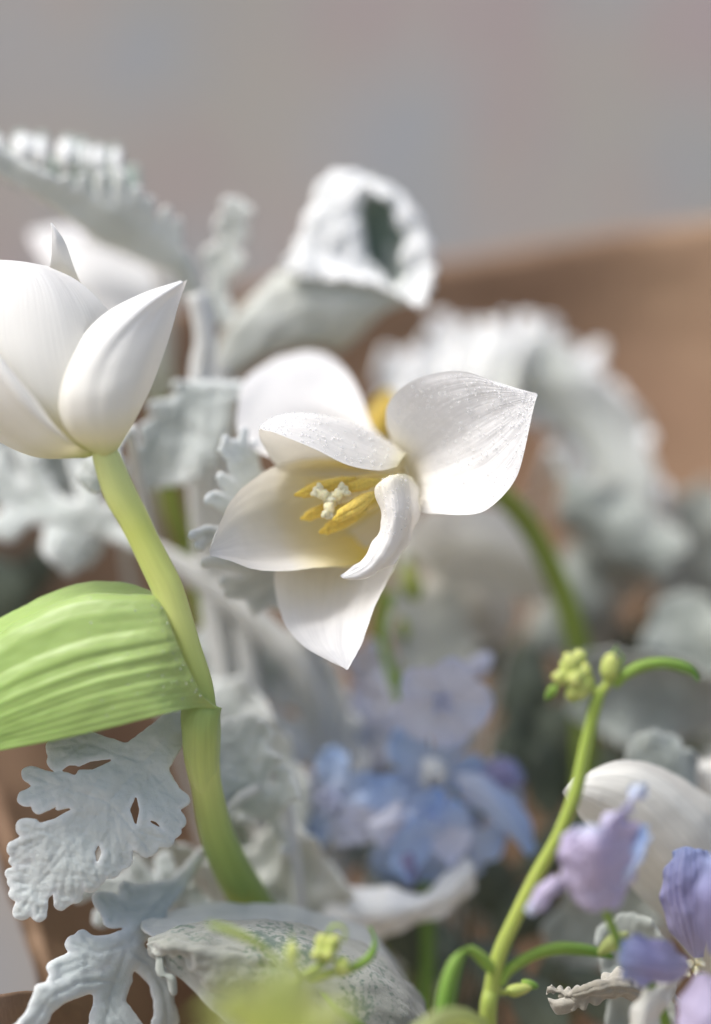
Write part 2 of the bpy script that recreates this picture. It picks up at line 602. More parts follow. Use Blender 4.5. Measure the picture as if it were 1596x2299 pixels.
def kraft_mat():
    m, n, l, p = new_mat('kraft_paper')
    tc = n.new('ShaderNodeTexCoord')
    mp = n.new('ShaderNodeMapping')
    mp.inputs['Scale'].default_value = (60, 9, 1)
    l.new(tc.outputs['UV'], mp.inputs[0])
    a = n.new('ShaderNodeTexNoise')
    a.inputs['Scale'].default_value = 1
    a.inputs['Detail'].default_value = 3
    l.new(mp.outputs[0], a.inputs[0])
    b = n.new('ShaderNodeTexNoise')
    b.inputs['Scale'].default_value = 14
    b.inputs['Detail'].default_value = 4
    l.new(tc.outputs['Object'], b.inputs[0])
    r = ramp(n, [(.3, (.26, .155, .095)), (.7, (.335, .22, .135))])
    l.new(b.outputs['Fac'], r.inputs[0])
    r2 = ramp(n, [(.4, (.93,) * 3), (.6, (1, 1, 1))])
    l.new(a.outputs['Fac'], r2.inputs[0])
    mx = n.new('ShaderNodeMix')
    mx.data_type = 'RGBA'
    mx.blend_type = 'MULTIPLY'
    mx.inputs[0].default_value = 1
    l.new(r.outputs[0], mx.inputs[6])
    l.new(r2.outputs[0], mx.inputs[7])
    l.new(mx.outputs[2], p.inputs['Base Color'])
    p.inputs['Roughness'].default_value = .75
    bp = n.new('ShaderNodeBump')
    bp.inputs['Strength'].default_value = .3
    bp.inputs['Distance'].default_value = .0006
    l.new(a.outputs['Fac'], bp.inputs['Height'])
    l.new(bp.outputs[0], p.inputs['Normal'])
    return m


M_kraft = kraft_mat()


def wall_mat():
    m, n, l, p = new_mat('mottled_wall_paint')
    tc = n.new('ShaderNodeTexCoord')
    mp = n.new('ShaderNodeMapping')
    mp.inputs['Scale'].default_value = (1.5, 1, 1)
    mp.inputs['Location'].default_value = (3.1, 0, .7)
    l.new(tc.outputs['Object'], mp.inputs[0])
    a = n.new('ShaderNodeTexNoise')
    a.inputs['Scale'].default_value = 11.0
    a.inputs['Detail'].default_value = 3
    l.new(mp.outputs[0], a.inputs[0])
    r = ramp(n, [(.24, (.37, .28, .285)), (.38, (.40, .35, .345)), (.50, (.405, .38, .335)), (.58, (.36, .37, .39)), (.70, (.345, .375, .39))])
    l.new(a.outputs['Fac'], r.inputs[0])
    b = n.new('ShaderNodeTexNoise')
    b.inputs['Scale'].default_value = 4.2
    l.new(mp.outputs[0], b.inputs[0])
    r2 = ramp(n, [(.35, (.92, .92, .88)), (.65, (1.0, 1.0, 1.0))])
    l.new(b.outputs['Color'], r2.inputs[0])
    mx = n.new('ShaderNodeMix')
    mx.data_type = 'RGBA'
    mx.blend_type = 'MULTIPLY'
    mx.inputs[0].default_value = 1
    l.new(r.outputs[0], mx.inputs[6])
    l.new(r2.outputs[0], mx.inputs[7])
    l.new(mx.outputs[2], p.inputs['Base Color'])
    p.inputs['Roughness'].default_value = .9
    return m


M_wall = wall_mat()


# ------------------------------------------------------------------ setting
def flat(name, x0, x1, y0, y1, z, mat, vertical=False, thick=.02):
    if vertical:   # wall standing at y = z, from x0..x1 and heights y0..y1
        V = [(x0, z, y0), (x1, z, y0), (x1, z, y1), (x0, z, y1), (x0, z + thick, y0), (x1, z + thick, y0), (x1, z + thick, y1), (x0, z + thick, y1)]
    else:
        V = [(x0, y0, z), (x1, y0, z), (x1, y1, z), (x0, y1, z), (x0, y0, z - thick), (x1, y0, z - thick), (x1, y1, z - thick), (x0, y1, z - thick)]
    F = [(0, 1, 2, 3), (7, 6, 5, 4), (0, 4, 5, 1), (1, 5, 6, 2), (2, 6, 7, 3), (3, 7, 4, 0)]
    o = link(name, V, F, mat, smooth=False)
    o['kind'] = 'structure'
    return o


flat('wall', -2.5, 2.5, -.62, 2.4, 0.95, M_wall, vertical=True, thick=.1)
mf, nf_, lf_, pf_ = new_mat('pale_bounce_paving')
nzf = nf_.new('ShaderNodeTexNoise')
nzf.inputs['Scale'].default_value = 3
nzf.inputs['Detail'].default_value = 8
rf_ = ramp(nf_, [(.3, (.27, .275, .28)), (.7, (.36, .365, .37))])
lf_.new(nzf.outputs['Fac'], rf_.inputs[0])
lf_.new(rf_.outputs[0], pf_.inputs['Base Color'])
pf_.inputs['Roughness'].default_value = .9
flat('bounce_ground', -8, 8, -8, .948, -.62, mf, thick=.05)  # unseen ground, added to bounce fill light onto the flowers
mt, n_, l_, p_ = new_mat('table_wood')
p_.inputs['Base Color'].default_value = (.30, .22, .16, 1)
p_.inputs['Roughness'].default_value = .6
wv = n_.new('ShaderNodeTexNoise')
wv.inputs['Scale'].default_value = 12
tcx = n_.new('ShaderNodeTexCoord')
mpx = n_.new('ShaderNodeMapping')
mpx.inputs['Scale'].default_value = (1, 9, 1)
l_.new(tcx.outputs['Object'], mpx.inputs[0])
l_.new(mpx.outputs[0], wv.inputs[0])
rx = ramp(n_, [(.3, (.24, .17, .12)), (.7, (.36, .27, .19))])
l_.new(wv.outputs['Fac'], rx.inputs[0])
l_.new(rx.outputs[0], p_.inputs['Base Color'])
tb = flat('table', -1.2, 1.2, -.5, .95, .12, mt, thick=.04)

# kraft paper wrap standing behind and around the stems
wrap = thing('paper_wrap', 'brown kraft paper wrapped behind and around the whole bouquet', 'paper wrap', (800, 4400, -800))
rows = [
    [(-440, 60, -640), (-220, 480, -1150), (220, 690, -1500), (560, 640, -1600), (980, 584, -1600), (1330, 528, -1500), (1640, 486, -1300), (2000, 440, -900)],  # left rim, out of view, raised to shade the paper's inside
    [(-380, 1150, -650), (-130, 1100, -1100), (250, 1000, -1500), (560, 950, -1650), (980, 900, -1680), (1330, 860, -1600), (1640, 850, -1350), (1960, 860, -850)],
    [(-250, 1500, -560), (-90, 1480, -900), (270, 1450, -1400), (560, 1400, -1600), (980, 1350, -1650), (1330, 1300, -1550), (1640, 1300, -1300), (1900, 1300, -700)],
    [(-60, 1800, -470), (60, 1800, -620), (330, 1850, -1200), (580, 1850, -1450), (960, 1850, -1500), (1300, 1850, -1400), (1600, 1850, -1100), (1850, 1850, -500)],
    [(40, 2060, -420), (130, 2080, -520), (380, 2150, -1000), (600, 2250, -1300), (950, 2300, -1400), (1250, 2300, -1250), (1500, 2300, -950), (1750, 2400, -400)],
    [(110, 2300, -380), (200, 2350, -460), (430, 2550, -900), (620, 2700, -1150), (930, 2800, -1250), (1180, 2800, -1150), (1400, 2800, -800), (1600, 2900, -350)],
    [(430, 3500, -450), (470, 3500, -500), (580, 3600, -750), (700, 3600, -900), (850, 3600, -950), (980, 3600, -900), (1080, 3600, -700), (1150, 3600, -450)],
    [(500, 5400, -450), (530, 5400, -550), (620, 5400, -750), (720, 5400, -850), (850, 5400, -880), (960, 5400, -850), (1050, 5400, -700), (1100, 5400, -450)],
]
sheet('paper_sheet', rows, M_kraft, wrap, nr=70, nc=90, thick=.0003, wrinkle=9, ridge=(5, 8))
rows = [
    [(-260, 2150, 150), (-60, 2230, 100), (80, 2225, -50), (190, 2270, -250)],
    [(-240, 2300, 150), (-40, 2330, 100), (100, 2330, -50), (210, 2380, -250)],
    [(-60, 2700, 100), (100, 2700, 50), (200, 2720, -100), (300, 2760, -250)],
    [(380, 3600, -100), (430, 3600, -150), (480, 3600, -250), (520, 3600, -350)],
]
sheet('paper_flap', rows, M_kraft, wrap, nr=30, nc=24, thick=.0003, wrinkle=6)


# ------------------------------------------------------------------ droplets
def droplets(parent, Wd, N, n, ur, vr, rmin, rmax, side=1, seed=1, power=2.5):
    r = random.Random(seed)
    nr, nc = Wd.shape[:2]
    V, F = [], []
    for _ in range(n):
        u = r.uniform(*ur)
        v = r.uniform(*vr)
        i, j = v * (nr - 1), u * (nc - 1)
        i0, j0 = min(int(i), nr - 2), min(int(j), nc - 2)
        fi, fj = i - i0, j - j0
        def L(G):
            return (G[i0, j0] * (1 - fi) * (1 - fj) + G[i0 + 1, j0] * fi * (1 - fj) + G[i0, j0 + 1] * (1 - fi) * fj + G[i0 + 1, j0 + 1] * fi * fj)
        c = L(Wd)
        nn = L(N) * side
        rad = (rmin + (rmax - rmin) * r.random() ** power) * UNIT
        c = c + nn * (0.00016 + rad * .35)
        q = Vector(nn).to_track_quat('Z', 'Y')
        b = len(V)
        for p in SPS:
            V.append(c + np.array(q @ Vector((p[0] * rad, p[1] * rad, p[2] * rad * .85))))
        F += [tuple(b + k for k in f) for f in SPSF]
    o = link('water_droplets', V, F, M_water, parent)
    o['kind'] = 'stuff'
    return o


def camside(Wd, N):
    """+1 when the normals look at the lens"""
    c = np.array([0, -DIST, CAM_H])
    return 1 if np.mean(np.sum((c - Wd) * N, axis=-1)) > 0 else -1


# ------------------------------------------------------------------ open tulip
T1 = thing('tulip', 'wide open white tulip showing golden stamens, in the middle of the bouquet', 'tulip', (940, 1090, -330), 'white tulips in the bouquet')
PT = .00032
# back petal
sheet('petal', [
    [(850, 1060, -290), (870, 1050, -310), (885, 1040, -310), (895, 1030, -300), (900, 1020, -280)],
    [(640, 1040, -230), (690, 1010, -330), (760, 990, -390), (820, 980, -360), (860, 985, -290)],
    [(540, 985, -250), (600, 940, -340), (690, 915, -400), (770, 915, -400), (832, 950, -350)],
    [(536, 905, -330), (590, 876, -400), (670, 862, -440), (750, 866, -460), (808, 885, -430)],
    [(552, 848, -420), (605, 830, -460), (675, 818, -490), (740, 824, -500), (784, 842, -480)],
    [(620, 804, -520), (650, 796, -530), (690, 788, -540), (728, 794, -540), (756, 810, -530)],
], M_soft, T1, 40, 30, PT, wav=(1, 3))
# right petal
_, Wb, Nb = sheet('petal', [
    [(893, 1015, -240), (902, 1038, -250), (912, 1060, -250), (921, 1088, -230), (928, 1112, -200)],
    [(866, 950, -160), (905, 990, -165), (945, 1035, -165), (950, 1095, -135), (946, 1148, -80)],
    [(878, 895, -106), (936, 938, -112), (1000, 1000, -110), (1018, 1080, -80), (1020, 1156, -26)],
    [(940, 848, -66), (998, 893, -62), (1058, 965, -60), (1085, 1055, -34), (1092, 1144, 12)],
    [(1032, 833, -42), (1072, 873, -30), (1110, 935, -26), (1135, 1010, -6), (1146, 1094, 22)],
    [(1115, 857, -10), (1138, 876, 0), (1158, 912, 4), (1172, 960, 12), (1176, 1016, 24)],
    [(1203, 884, 20), (1206, 886, 22), (1207, 889, 24), (1206, 892, 26), (1205, 896, 28)],
], M_soft, T1, 80, 80, PT, ridge=(8, .8), frill=(3, 3), wrinkle=2.0, seed=1)
sgn = camside(Wb, Nb)
droplets(T1, Wb, Nb, 360, (.04, .70), (.24, .97), 1.1, 2.7, sgn, 3, 1.8)
droplets(T1, Wb, Nb, 90, (.6, .98), (.2, .95), 1.5, 3.0, sgn, 4)
# left petal, seen from inside
sheet('petal', [
    [(895, 1030, -270), (905, 1055, -310), (905, 1090, -320), (890, 1140, -300), (870, 1180, -250)],
    [(800, 1035, -260), (815, 1060, -350), (815, 1120, -370), (820, 1200, -310), (812, 1262, -190)],
    [(700, 1032, -200), (690, 1070, -290), (685, 1140, -330), (705, 1220, -240), (728, 1276, -95)],
    [(612, 1046, -125), (598, 1085, -190), (595, 1150, -225), (612, 1225, -150), (640, 1283, -45)],
    [(545, 1095, -70), (535, 1125, -105), (532, 1172, -120), (546, 1228, -85), (566, 1276, -25)],
    [(502, 1157, -35), (496, 1176, -52), (495, 1204, -56), (502, 1234, -42), (512, 1262, -16)],
    [(478, 1207, -14), (475, 1216, -20), (474, 1228, -22), (477, 1240, -18), (482, 1250, -10)],
    [(470, 1234, -3), (469, 1237, -4), (469, 1240, -4), (470, 1243, -4), (472, 1246, -3)],
], M_open, T1, 80, 60, PT, ridge=(4, 1.6), frill=(2.5, 3), wrinkle=2.5, seed=4)
# bottom petal
sheet('petal', [
    [(800, 1180, -320), (835, 1150, -320), (870, 1130, -310), (905, 1115, -270), (925, 1105, -220)],
    [(660, 1240, -230), (720, 1240, -290), (790, 1225, -290), (860, 1205, -230), (918, 1170, -140)],
    [(618, 1280, -165), (680, 1285, -225), (760, 1285, -240), (835, 1268, -190), (900, 1232, -100)],
    [(622, 1340, -140), (680, 1345, -165), (750, 1345, -170), (815, 1335, -140), (872, 1300, -80)],
    [(640, 1400, -90), (690, 1402, -84), (750, 1402, -78), (800, 1396, -66), (846, 1360, -44)],
    [(680, 1449, -52), (715, 1450, -40), (755, 1450, -34), (790, 1446, -28), (822, 1418, -22)],
    [(735, 1482, -20), (752, 1483, -14), (770, 1484, -10), (785, 1480, -8), (800, 1468, -6)],
    [(772, 1500, 0), (775, 1502, 2), (778, 1503, 3), (781, 1502, 4), (784, 1499, 4)],
], M_soft, T1, 80, 60, PT, ridge=(4, 1.6), frill=(2, 3), wrinkle=2.5, seed=2)
# hooded upper petal
_, Wc, Nc = sheet('petal', [
    [(900, 1060, -230), (915, 1030, -210), (912, 1020, -130), (902, 1030, -90), (890, 1048, -70)],
    [(840, 1070, -290), (862, 1010, -290), (868, 988, -130), (862, 1018, -74), (850, 1056, -42)],
    [(760, 1075, -300), (775, 995, -310), (788, 948, -105), (782, 990, -44), (778, 1043, -12)],
    [(690, 1065, -270), (692, 980, -290), (705, 929, -85), (706, 960, -28), (708, 1010, 4)],
    [(636, 1052, -210), (630, 985, -230), (642, 931, -72), (646, 950, -20), (650, 984, 8)],
    [(609, 1034, -150), (598, 990, -150), (603, 945, -56), (610, 950, -25), (616, 971, 4)],
    [(590, 1000, -90), (583, 985, -85), (581, 968, -60), (586, 963, -30), (594, 968, -8)],
], M_soft, T1, 56, 60, PT, seed=3, frill=(2, 1.5))
sgn = camside(Wc[:, 34:], Nc[:, 34:])
droplets(T1, Wc, Nc, 300, (.44, .98), (.14, .98), 1.1, 2.5, sgn, 6, 1.8)
# narrow twisted petal at the right of the cup
_, Wf, Nf = sheet('petal', [
    [(868, 1070, -18), (880, 1066, 5), (896, 1063, 8), (912, 1064, -20), (926, 1072, -80)],
    [(843, 1092, -14), (858, 1084, 24), (886, 1078, 30), (916, 1082, -10), (938, 1098, -100)],
    [(848, 1130, -10), (868, 1126, 36), (896, 1124, 40), (922, 1126, 0), (940, 1134, -90)],
    [(858, 1166, -6), (874, 1165, 40), (896, 1164, 46), (918, 1166, 10), (934, 1170, -80)],
    [(848, 1196, 2), (864, 1200, 40), (886, 1204, 46), (906, 1206, 14), (920, 1208, -60)],
    [(830, 1232, 14), (846, 1240, 40), (866, 1244, 44), (886, 1246, 20), (902, 1244, -40)],
    [(806, 1264, 26), (822, 1272, 40), (840, 1274, 42), (858, 1274, 24), (876, 1268, -10)],
    [(780, 1280, 34), (790, 1290, 40), (806, 1296, 40), (822, 1296, 26), (838, 1290, 10)],
    [(764, 1294, 36), (768, 1297, 38), (773, 1299, 38), (780, 1301, 32), (788, 1302, 26)],
], M_soft, T1, 90, 50, PT, frill=(5, 3), ridge=(3, 1.6), wrinkle=2.5, seed=5)
droplets(T1, Wf, Nf, 60, (.1, .7), (.02, .5), 1.2, 2.4, camside(Wf, Nf), 8)


def anther(a, b, c, r, seed):
    r = r * .92
    """a tip, b anther base, c filament foot"""
    fl = tube('filament', [(*c, 6), ((b[0] + c[0]) / 2, (b[1] + c[1]) / 2 - 2, (b[2] + c[2]) / 2, 7), (*b, 6)], M_fil, T1, 10, 14)
    m1 = [a[i] * .8 + b[i] * .2 for i in range(3)]
    m2 = [a[i] * .35 + b[i] * .65 for i in range(3)]
    for s in (-1, 1):
        r = r * (.97 if s < 0 else .9)
        o = s * r * .38
        tube('anther', [(a[0] - 4, a[1] + o * .1, a[2], r * .12), (a[0] + (b[0] - a[0]) * .1, a[1] + (b[1] - a[1]) * .1 + o * .5, a[2] + 2, r * .42), (m1[0], m1[1] + o * .8, m1[2] + 3, r * .62), (m2[0], m2[1] + o, m2[2] + 3, r * .72), (b[0], b[1] + o * .3, b[2], r * .3)],
             M_anther, T1, 18, 34, bumpy=.28)


anther((664, 1112, -70), (798, 1076, -90), (880, 1068, -200), 17, 1)
anther((690, 1092, -110), (810, 1086, -130), (885, 1075, -210), 14, 2)
anther((776, 1098, -60), (850, 1080, -80), (900, 1075, -200), 15, 3)
anther((678, 1165, -100), (765, 1130, -110), (880, 1095, -220), 16, 4)
anther((750, 1168, -30), (842, 1108, -60), (905, 1090, -190), 19, 5)
anther((720, 1196, -90), (820, 1148, -110), (900, 1110, -220), 18, 6)
pis = tube('pistil', [(905, 1080, -230, 22), (850, 1092, -170, 22), (790, 1108, -100, 17), (758, 1118, -75, 15)], M_stig, T1, 14, 20)
blob('stigma', (742, 1122, -50), 17, (0, 0, 1), 17, M_stig, T1, lump=.6)
for k, (tx, ty, tz) in enumerate(((708, 1098, -52), (776, 1096, -46), (736, 1160, -44))):
    mx_, my_ = 742 + (tx - 742) * .5, 1122 + (ty - 1122) * .5
    tube('stigma_lobe', [(744, 1122, -62, 13), (mx_, my_, tz + 6, 12), (742 + (tx - 742) * .85, 1122 + (ty - 1122) * .85, tz + 2, 11), (tx, ty, tz - 8, 6)], M_stig, T1, 16, 24, bumpy=.45)
    for s_ in (-1, 1):
        nx_, ny_ = -(ty - 1122) / 40 * 9 * s_, (tx - 742) / 40 * 9 * s_
        tube('stigma_lobe', [(mx_, my_, tz, 6), (742 + (tx - 742) * .9 + nx_, 1122 + (ty - 1122) * .9 + ny_, tz + 8, 7), (tx + nx_ * 1.5, ty + ny_ * 1.5, tz, 4)], M_stig, T1, 10, 12, bumpy=.4)
tube('stem', [(915, 1085, -310, 26), (1000, 1075, -450, 27), (1100, 1095, -600, 28), (1180, 1170, -700, 29), (1240, 1280, -740, 30), (1285, 1400, -760, 32), (1310, 1560, -780, 33),
              (1300, 2000, -780, 33), (1150, 3000, -700, 34), (900, 5400, -620, 34)], M_olive, T1, 16, 90)

# ------------------------------------------------------------------ left tulip
T2 = thing('tulip', 'closed white tulip cup with ribbed green leaf, at the left edge', 'tulip', (820, 5200, -600), 'white tulips in the bouquet')
# petals: far horn, middle, left, right
sheet('petal', [
    [(150, 1000, -60), (190, 1000, -80), (230, 1000, -60)],
    [(90, 800, -90), (170, 800, -130), (260, 820, -90)],
    [(100, 650, -70), (155, 660, -90), (205, 680, -60)],
    [(114, 590, -40), (140, 600, -30), (172, 615, -30)],
    [(116, 545, -10), (128, 550, 5), (148, 548, 0)],
    [(116, 518, 4), (121, 517, 10), (130, 518, 8)],
    [(113, 501, 4), (115, 500, 6), (119, 503, 6)],
], M_closed, T2, 40, 20, PT)
sheet('petal', [
    [(195, 1012, 40), (215, 1020, 60), (232, 1024, 60), (250, 1015, 50)],
    [(-60, 930, 60), (60, 930, 120), (170, 930, 120), (260, 930, 40)],
    [(-180, 830, 40), (0, 820, 130), (150, 830, 130), (290, 840, 0)],
    [(-220, 730, 20), (-20, 720, 110), (130, 720, 110), (265, 735, -10)],
    [(-190, 640, 0), (-10, 635, 80), (110, 645, 80), (225, 676, 0)],
    [(-120, 595, -20), (-10, 590, 40), (80, 598, 45), (170, 628, 0)],
    [(-60, 582, -30), (-5, 583, 0), (50, 587, 5), (105, 597, -10)],
], M_closed, T2, 44, 36, PT, ridge=(2, 1.5), seed=1)
sheet('petal', [
    [(190, 1028, 70), (200, 1026, 80), (210, 1022, 84), (218, 1016, 80)],
    [(80, 1026, 40), (110, 1010, 120), (150, 990, 160), (176, 1002, 140)],
    [(-20, 980, 20), (20, 950, 130), (70, 920, 190), (124, 955, 156)],
    [(-120, 900, 0), (-60, 870, 120), (10, 840, 190), (84, 900, 160)],
    [(-200, 800, -20), (-130, 770, 90), (-50, 750, 160), (36, 842, 150)],
    [(-240, 700, -20), (-180, 680, 60), (-110, 660, 110), (-20, 770, 130)],
    [(-230, 620, -10), (-200, 610, 10), (-150, 610, 50), (-70, 680, 100)],
], M_closed, T2, 44, 36, PT, ridge=(2, 1.5), seed=2)
sheet('petal', [
    [(206, 1014, 84), (216, 1022, 104), (236, 1028, 116), (255, 1020, 104), (267, 1006, 80)],
    [(156, 978, 130), (172, 974, 172), (228, 968, 186), (278, 960, 150), (303, 944, 84)],
    [(130, 915, 130), (154, 908, 196), (226, 896, 206), (296, 884, 160), (338, 872, 70)],
    [(138, 845, 110), (166, 846, 192), (240, 834, 190), (318, 812, 136), (366, 796, 56)],
    [(172, 772, 86), (202, 786, 174), (266, 780, 164), (336, 756, 112), (386, 734, 46)],
    [(232, 706, 64), (258, 730, 146), (304, 728, 132), (354, 710, 88), (398, 690, 44)],
    [(316, 660, 50), (332, 676, 106), (356, 678, 92), (384, 668, 64), (409, 658, 46)],
    [(405, 630, 58), (409, 632, 60), (413, 631, 60), (417, 630, 58), (421, 627, 54)],
], M_closed, T2, 60, 44, PT, ridge=(1.5, 1.5), seed=3)
tube('stem', [(236, 1008, 92, 27), (240, 1030, 90, 31), (268, 1105, 84, 36), (298, 1160, 78, 34), (322, 1210, 72, 33), (351, 1270, 66, 34), (375, 1320, 60, 35), (398, 1390, 52, 34), (420, 1460, 40, 33), (444, 1540, 22, 34),
              (452, 1620, 0, 36), (456, 1700, -40, 35), (466, 1780, -90, 36), (486, 1870, -150, 40), (520, 1950, -220, 44), (570, 2040, -300, 48), (640, 2200, -400, 50),
              (760, 3000, -560, 50), (820, 5400, -600, 50)], M_stem, T2, 24, 150)
_, Wl, Nl = sheet('leaf', [
    # from the fold at the stem to beyond the left edge; columns: rear flap top, valley, front rim ... lower rim
    [(352, 1338, -20), (358, 1350, 10), (362, 1344, 60), (376, 1390, 90), (398, 1446, 100), (424, 1504, 96), (454, 1558, 84), (488, 1590, 56)],
    [(330, 1324, -50), (340, 1352, 0), (344, 1340, 72), (352, 1394, 104), (368, 1452, 116), (390, 1510, 112), (416, 1560, 100), (440, 1588, 80)],
    [(270, 1307, -70), (285, 1352, -10), (288, 1338, 76), (290, 1402, 108), (300, 1466, 126), (318, 1524, 132), (340, 1574, 134), (362, 1604, 130)],
    [(170, 1312, -80), (190, 1352, -10), (190, 1340, 70), (188, 1418, 106), (196, 1490, 126), (212, 1550, 134), (232, 1600, 136), (250, 1632, 132)],
    [(60, 1358, -80), (70, 1395, -10), (70, 1385, 62), (66, 1464, 96), (74, 1534, 118), (86, 1594, 126), (102, 1636, 128), (116, 1662, 126)],
    [(-60, 1430, -80), (-50, 1470, -10), (-50, 1462, 52), (-50, 1530, 84), (-40, 1590, 106), (-30, 1640, 112), (-18, 1668, 114), (-8, 1686, 116)],
    [(-200, 1570, -80), (-200, 1600, -10), (-200, 1596, 40), (-180, 1640, 66), (-160, 1670, 84), (-150, 1690, 92), (-140, 1702, 98), (-130, 1710, 106)],
], M_leaf, T2, 70, 200, .0006, ridge=(8, 2.6), wrinkle=2, seed=2)
droplets(T2, Wl, Nl, 90, (.3, .9), (.02, .5), 1.3, 3.0, camside(Wl[:, 40:80], Nl[:, 40:80]), 9, 2)
sheet('leaf_sheath', [
    [(428, 1560, 30), (446, 1566, 56), (468, 1576, 60), (491, 1588, 40), (496, 1588, -10)],
    [(408, 1596, 30), (430, 1602, 60), (455, 1608, 66), (487, 1610, 46), (493, 1606, -20)],
    [(410, 1650, 20), (426, 1652, 46), (452, 1655, 54), (484, 1650, 28), (494, 1648, -30)],
    [(416, 1710, -30), (430, 1712, 0), (452, 1715, 6), (482, 1712, -18), (492, 1710, -60)],
    [(436, 1790, -110), (446, 1800, -78), (464, 1806, -72), (486, 1800, -90), (496, 1790, -130)],
], M_sheath, T2, 30, 24, .0005, ridge=(4, .8))

# ------------------------------------------------------------------ other tulips (blurred)
T3 = thing('tulip', 'cream white tulip petals behind lilac blossom at the right edge', 'tulip', (1640, 2200, -350), 'white tulips in the bouquet')
sheet('petal', [
    [(1620, 2260, -300), (1640, 2200, -260), (1660, 2100, -260), (1680, 2020, -300)],
    [(1500, 2080, -230), (1550, 2010, -130), (1600, 1900, -130), (1640, 1840, -260)],
    [(1410, 1985, -190), (1470, 1900, -90), (1520, 1800, -90), (1560, 1766, -220)],
    [(1345, 1890, -150), (1390, 1820, -70), (1435, 1740, -80), (1470, 1718, -180)],
    [(1292, 1822, -110), (1320, 1785, -70), (1350, 1735, -80), (1385, 1708, -140)],
    [(1262, 1778, -90), (1268, 1770, -86), (1275, 1762, -86), (1286, 1748, -96)],
], M_cream, T3, 60, 70, PT, ridge=(7, .9), wrinkle=2)
sheet('petal', [
    [(1640, 2200, -400), (1660, 2100, -400), (1680, 2000, -400)],
    [(1560, 1950, -420), (1610, 1850, -360), (1680, 1800, -400)],
    [(1500, 1830, -420), (1580, 1740, -360), (1680, 1720, -400)],
    [(1500, 1760, -420), (1540, 1720, -400), (1600, 1700, -400)],
], M_cream, T3, 24, 20, PT)
tube('stem', [(1650, 2180, -340, 30), (1640, 2500, -380, 32), (1300, 3600, -500, 34), (950, 5400, -560, 34)], M_stem, T3, 12, 30)
T4 = thing('tulip', 'blurred white tulip behind the closed tulip, top left', 'tulip', (300, 1000, -760), 'white tulips in the bouquet')
for rw in (
    [[(330, 900, -760), (360, 900, -740), (390, 880, -760)], [(200, 720, -700), (290, 770, -600), (370, 760, -660)], [(104, 600, -760), (230, 650, -660), (350, 640, -740)], [(72, 545, -880), (190, 552, -820), (318, 575, -880)], [(66, 520, -960), (150, 508, -950), (250, 528, -960)]],
    [[(330, 900, -800), (360, 900, -800), (390, 880, -800)], [(230, 700, -840), (310, 700, -860), (390, 720, -800)], [(180, 560, -840), (280, 570, -860), (370, 610, -800)], [(200, 520, -820), (270, 530, -820), (340, 570, -800)]]):
    sheet('petal', rw, M_far_white, T4, 26, 20, PT)
tube('stem', [(360, 890, -770, 26), (380, 1100, -800, 28), (480, 1500, -820, 30), (640, 2600, -800, 32), (780, 5400, -700, 32)], M_olive, T4, 12, 40)
T5 = thing('tulip', 'blurred pale tulip petal hanging behind and below the open tulip', 'tulip', (940, 1180, -1040), 'white tulips in the bouquet')
for rw in (
    [[(900, 1230, -880), (920, 1190, -920), (950, 1140, -960)], [(985, 1300, -840), (1030, 1210, -800), (1070, 1130, -880)], [(1100, 1330, -860), (1140, 1240, -810), (1165, 1160, -880)], [(1195, 1350, -880), (1215, 1290, -840), (1220, 1230, -880)], [(1228, 1352, -890), (1235, 1345, -886), (1238, 1335, -890)]],
    [[(930, 1330, -1120), (960, 1260, -1120), (980, 1200, -1120)], [(1010, 1420, -1080), (1060, 1330, -1040), (1080, 1260, -1080)], [(1080, 1460, -1080), (1120, 1400, -1060), (1150, 1340, -1080)], [(1130, 1450, -1100), (1150, 1425, -1090), (1165, 1400, -1100)]]):
    sheet('petal', rw, M_cream, T5, 26, 20, PT)
tube('stem', [(930, 1230, -1000, 20), (900, 1420, -1020, 22), (930, 2400, -980, 26), (860, 5400, -760, 28)], M_olive, T5, 12, 30)

YB = thing('flower_bud', 'blurred yellow bud peeking between the two upper petals of the open tulip', 'bud', (850, 960, -700))
blob('bud', (856, 945, -700), 44, (.3, -1, 0), 84, M_yel, YB, grooves=3)
tube('stem', [(845, 980, -700, 12), (840, 1200, -760, 12), (860, 2400, -860, 14), (850, 5400, -740, 14)], M_olive, YB, 8, 24)

# ------------------------------------------------------------------ dusty miller leaves
GD = 'silver felted leaves in the bouquet'


def stalk(parent, pts, mat=None):
    return tube('stalk', pts, mat or M_stalk, parent, 14, 50, bumpy=.06)


# lower left, nearly in focus
DL = thing('silver_leaf', 'large silver lobed leaf with slit holes under the green tulip leaf, lower left', 'leaf', (430, 1610, -60), GD)
N0, N1, N2, N3, N4 = (395, 1628), (322, 1712), (245, 1800), (160, 1900), (85, 1990)
c = [(N0[0] + 30, N0[1] - 14, 24, *N0, 34), (*N0, 34, *N1, 56), (*N1, 52, *N2, 62), (*N2, 62, *N3, 56), (*N3, 50, *N4, 34)]
def lb(a, b, r1, r2):
    c.append((*a, r1, *b, r2))
lb(N1, (190, 1668), 30, 26); lb((190, 1668), (125, 1680), 28, 22); lb((190, 1668), (128, 1708), 24, 22); lb((180, 1665), (160, 1656), 22, 16)
lb(N2, (130, 1764), 34, 30); lb((130, 1764), (66, 1738), 24, 18); lb((140, 1760), (58, 1792), 26, 18); lb((150, 1770), (88, 1812), 22, 15)
lb(N3, (110, 1870), 36, 32); lb((110, 1870), (56, 1857), 24, 20); lb((100, 1880), (34, 1906), 26, 18); lb((100, 1885), (34, 1932), 22, 14)
lb(N4, (34, 1978), 28, 17); lb(N4, (36, 2006), 26, 16); lb(N4, (48, 2046), 26, 20); lb(N4, (88, 2052), 24, 17); lb((60, 1960), (24, 1960), 20, 12)
lb(N3, (145, 2014), 36, 22); lb(N3, (168, 2010), 34, 18); lb((150, 1960), (135, 2030), 26, 14)
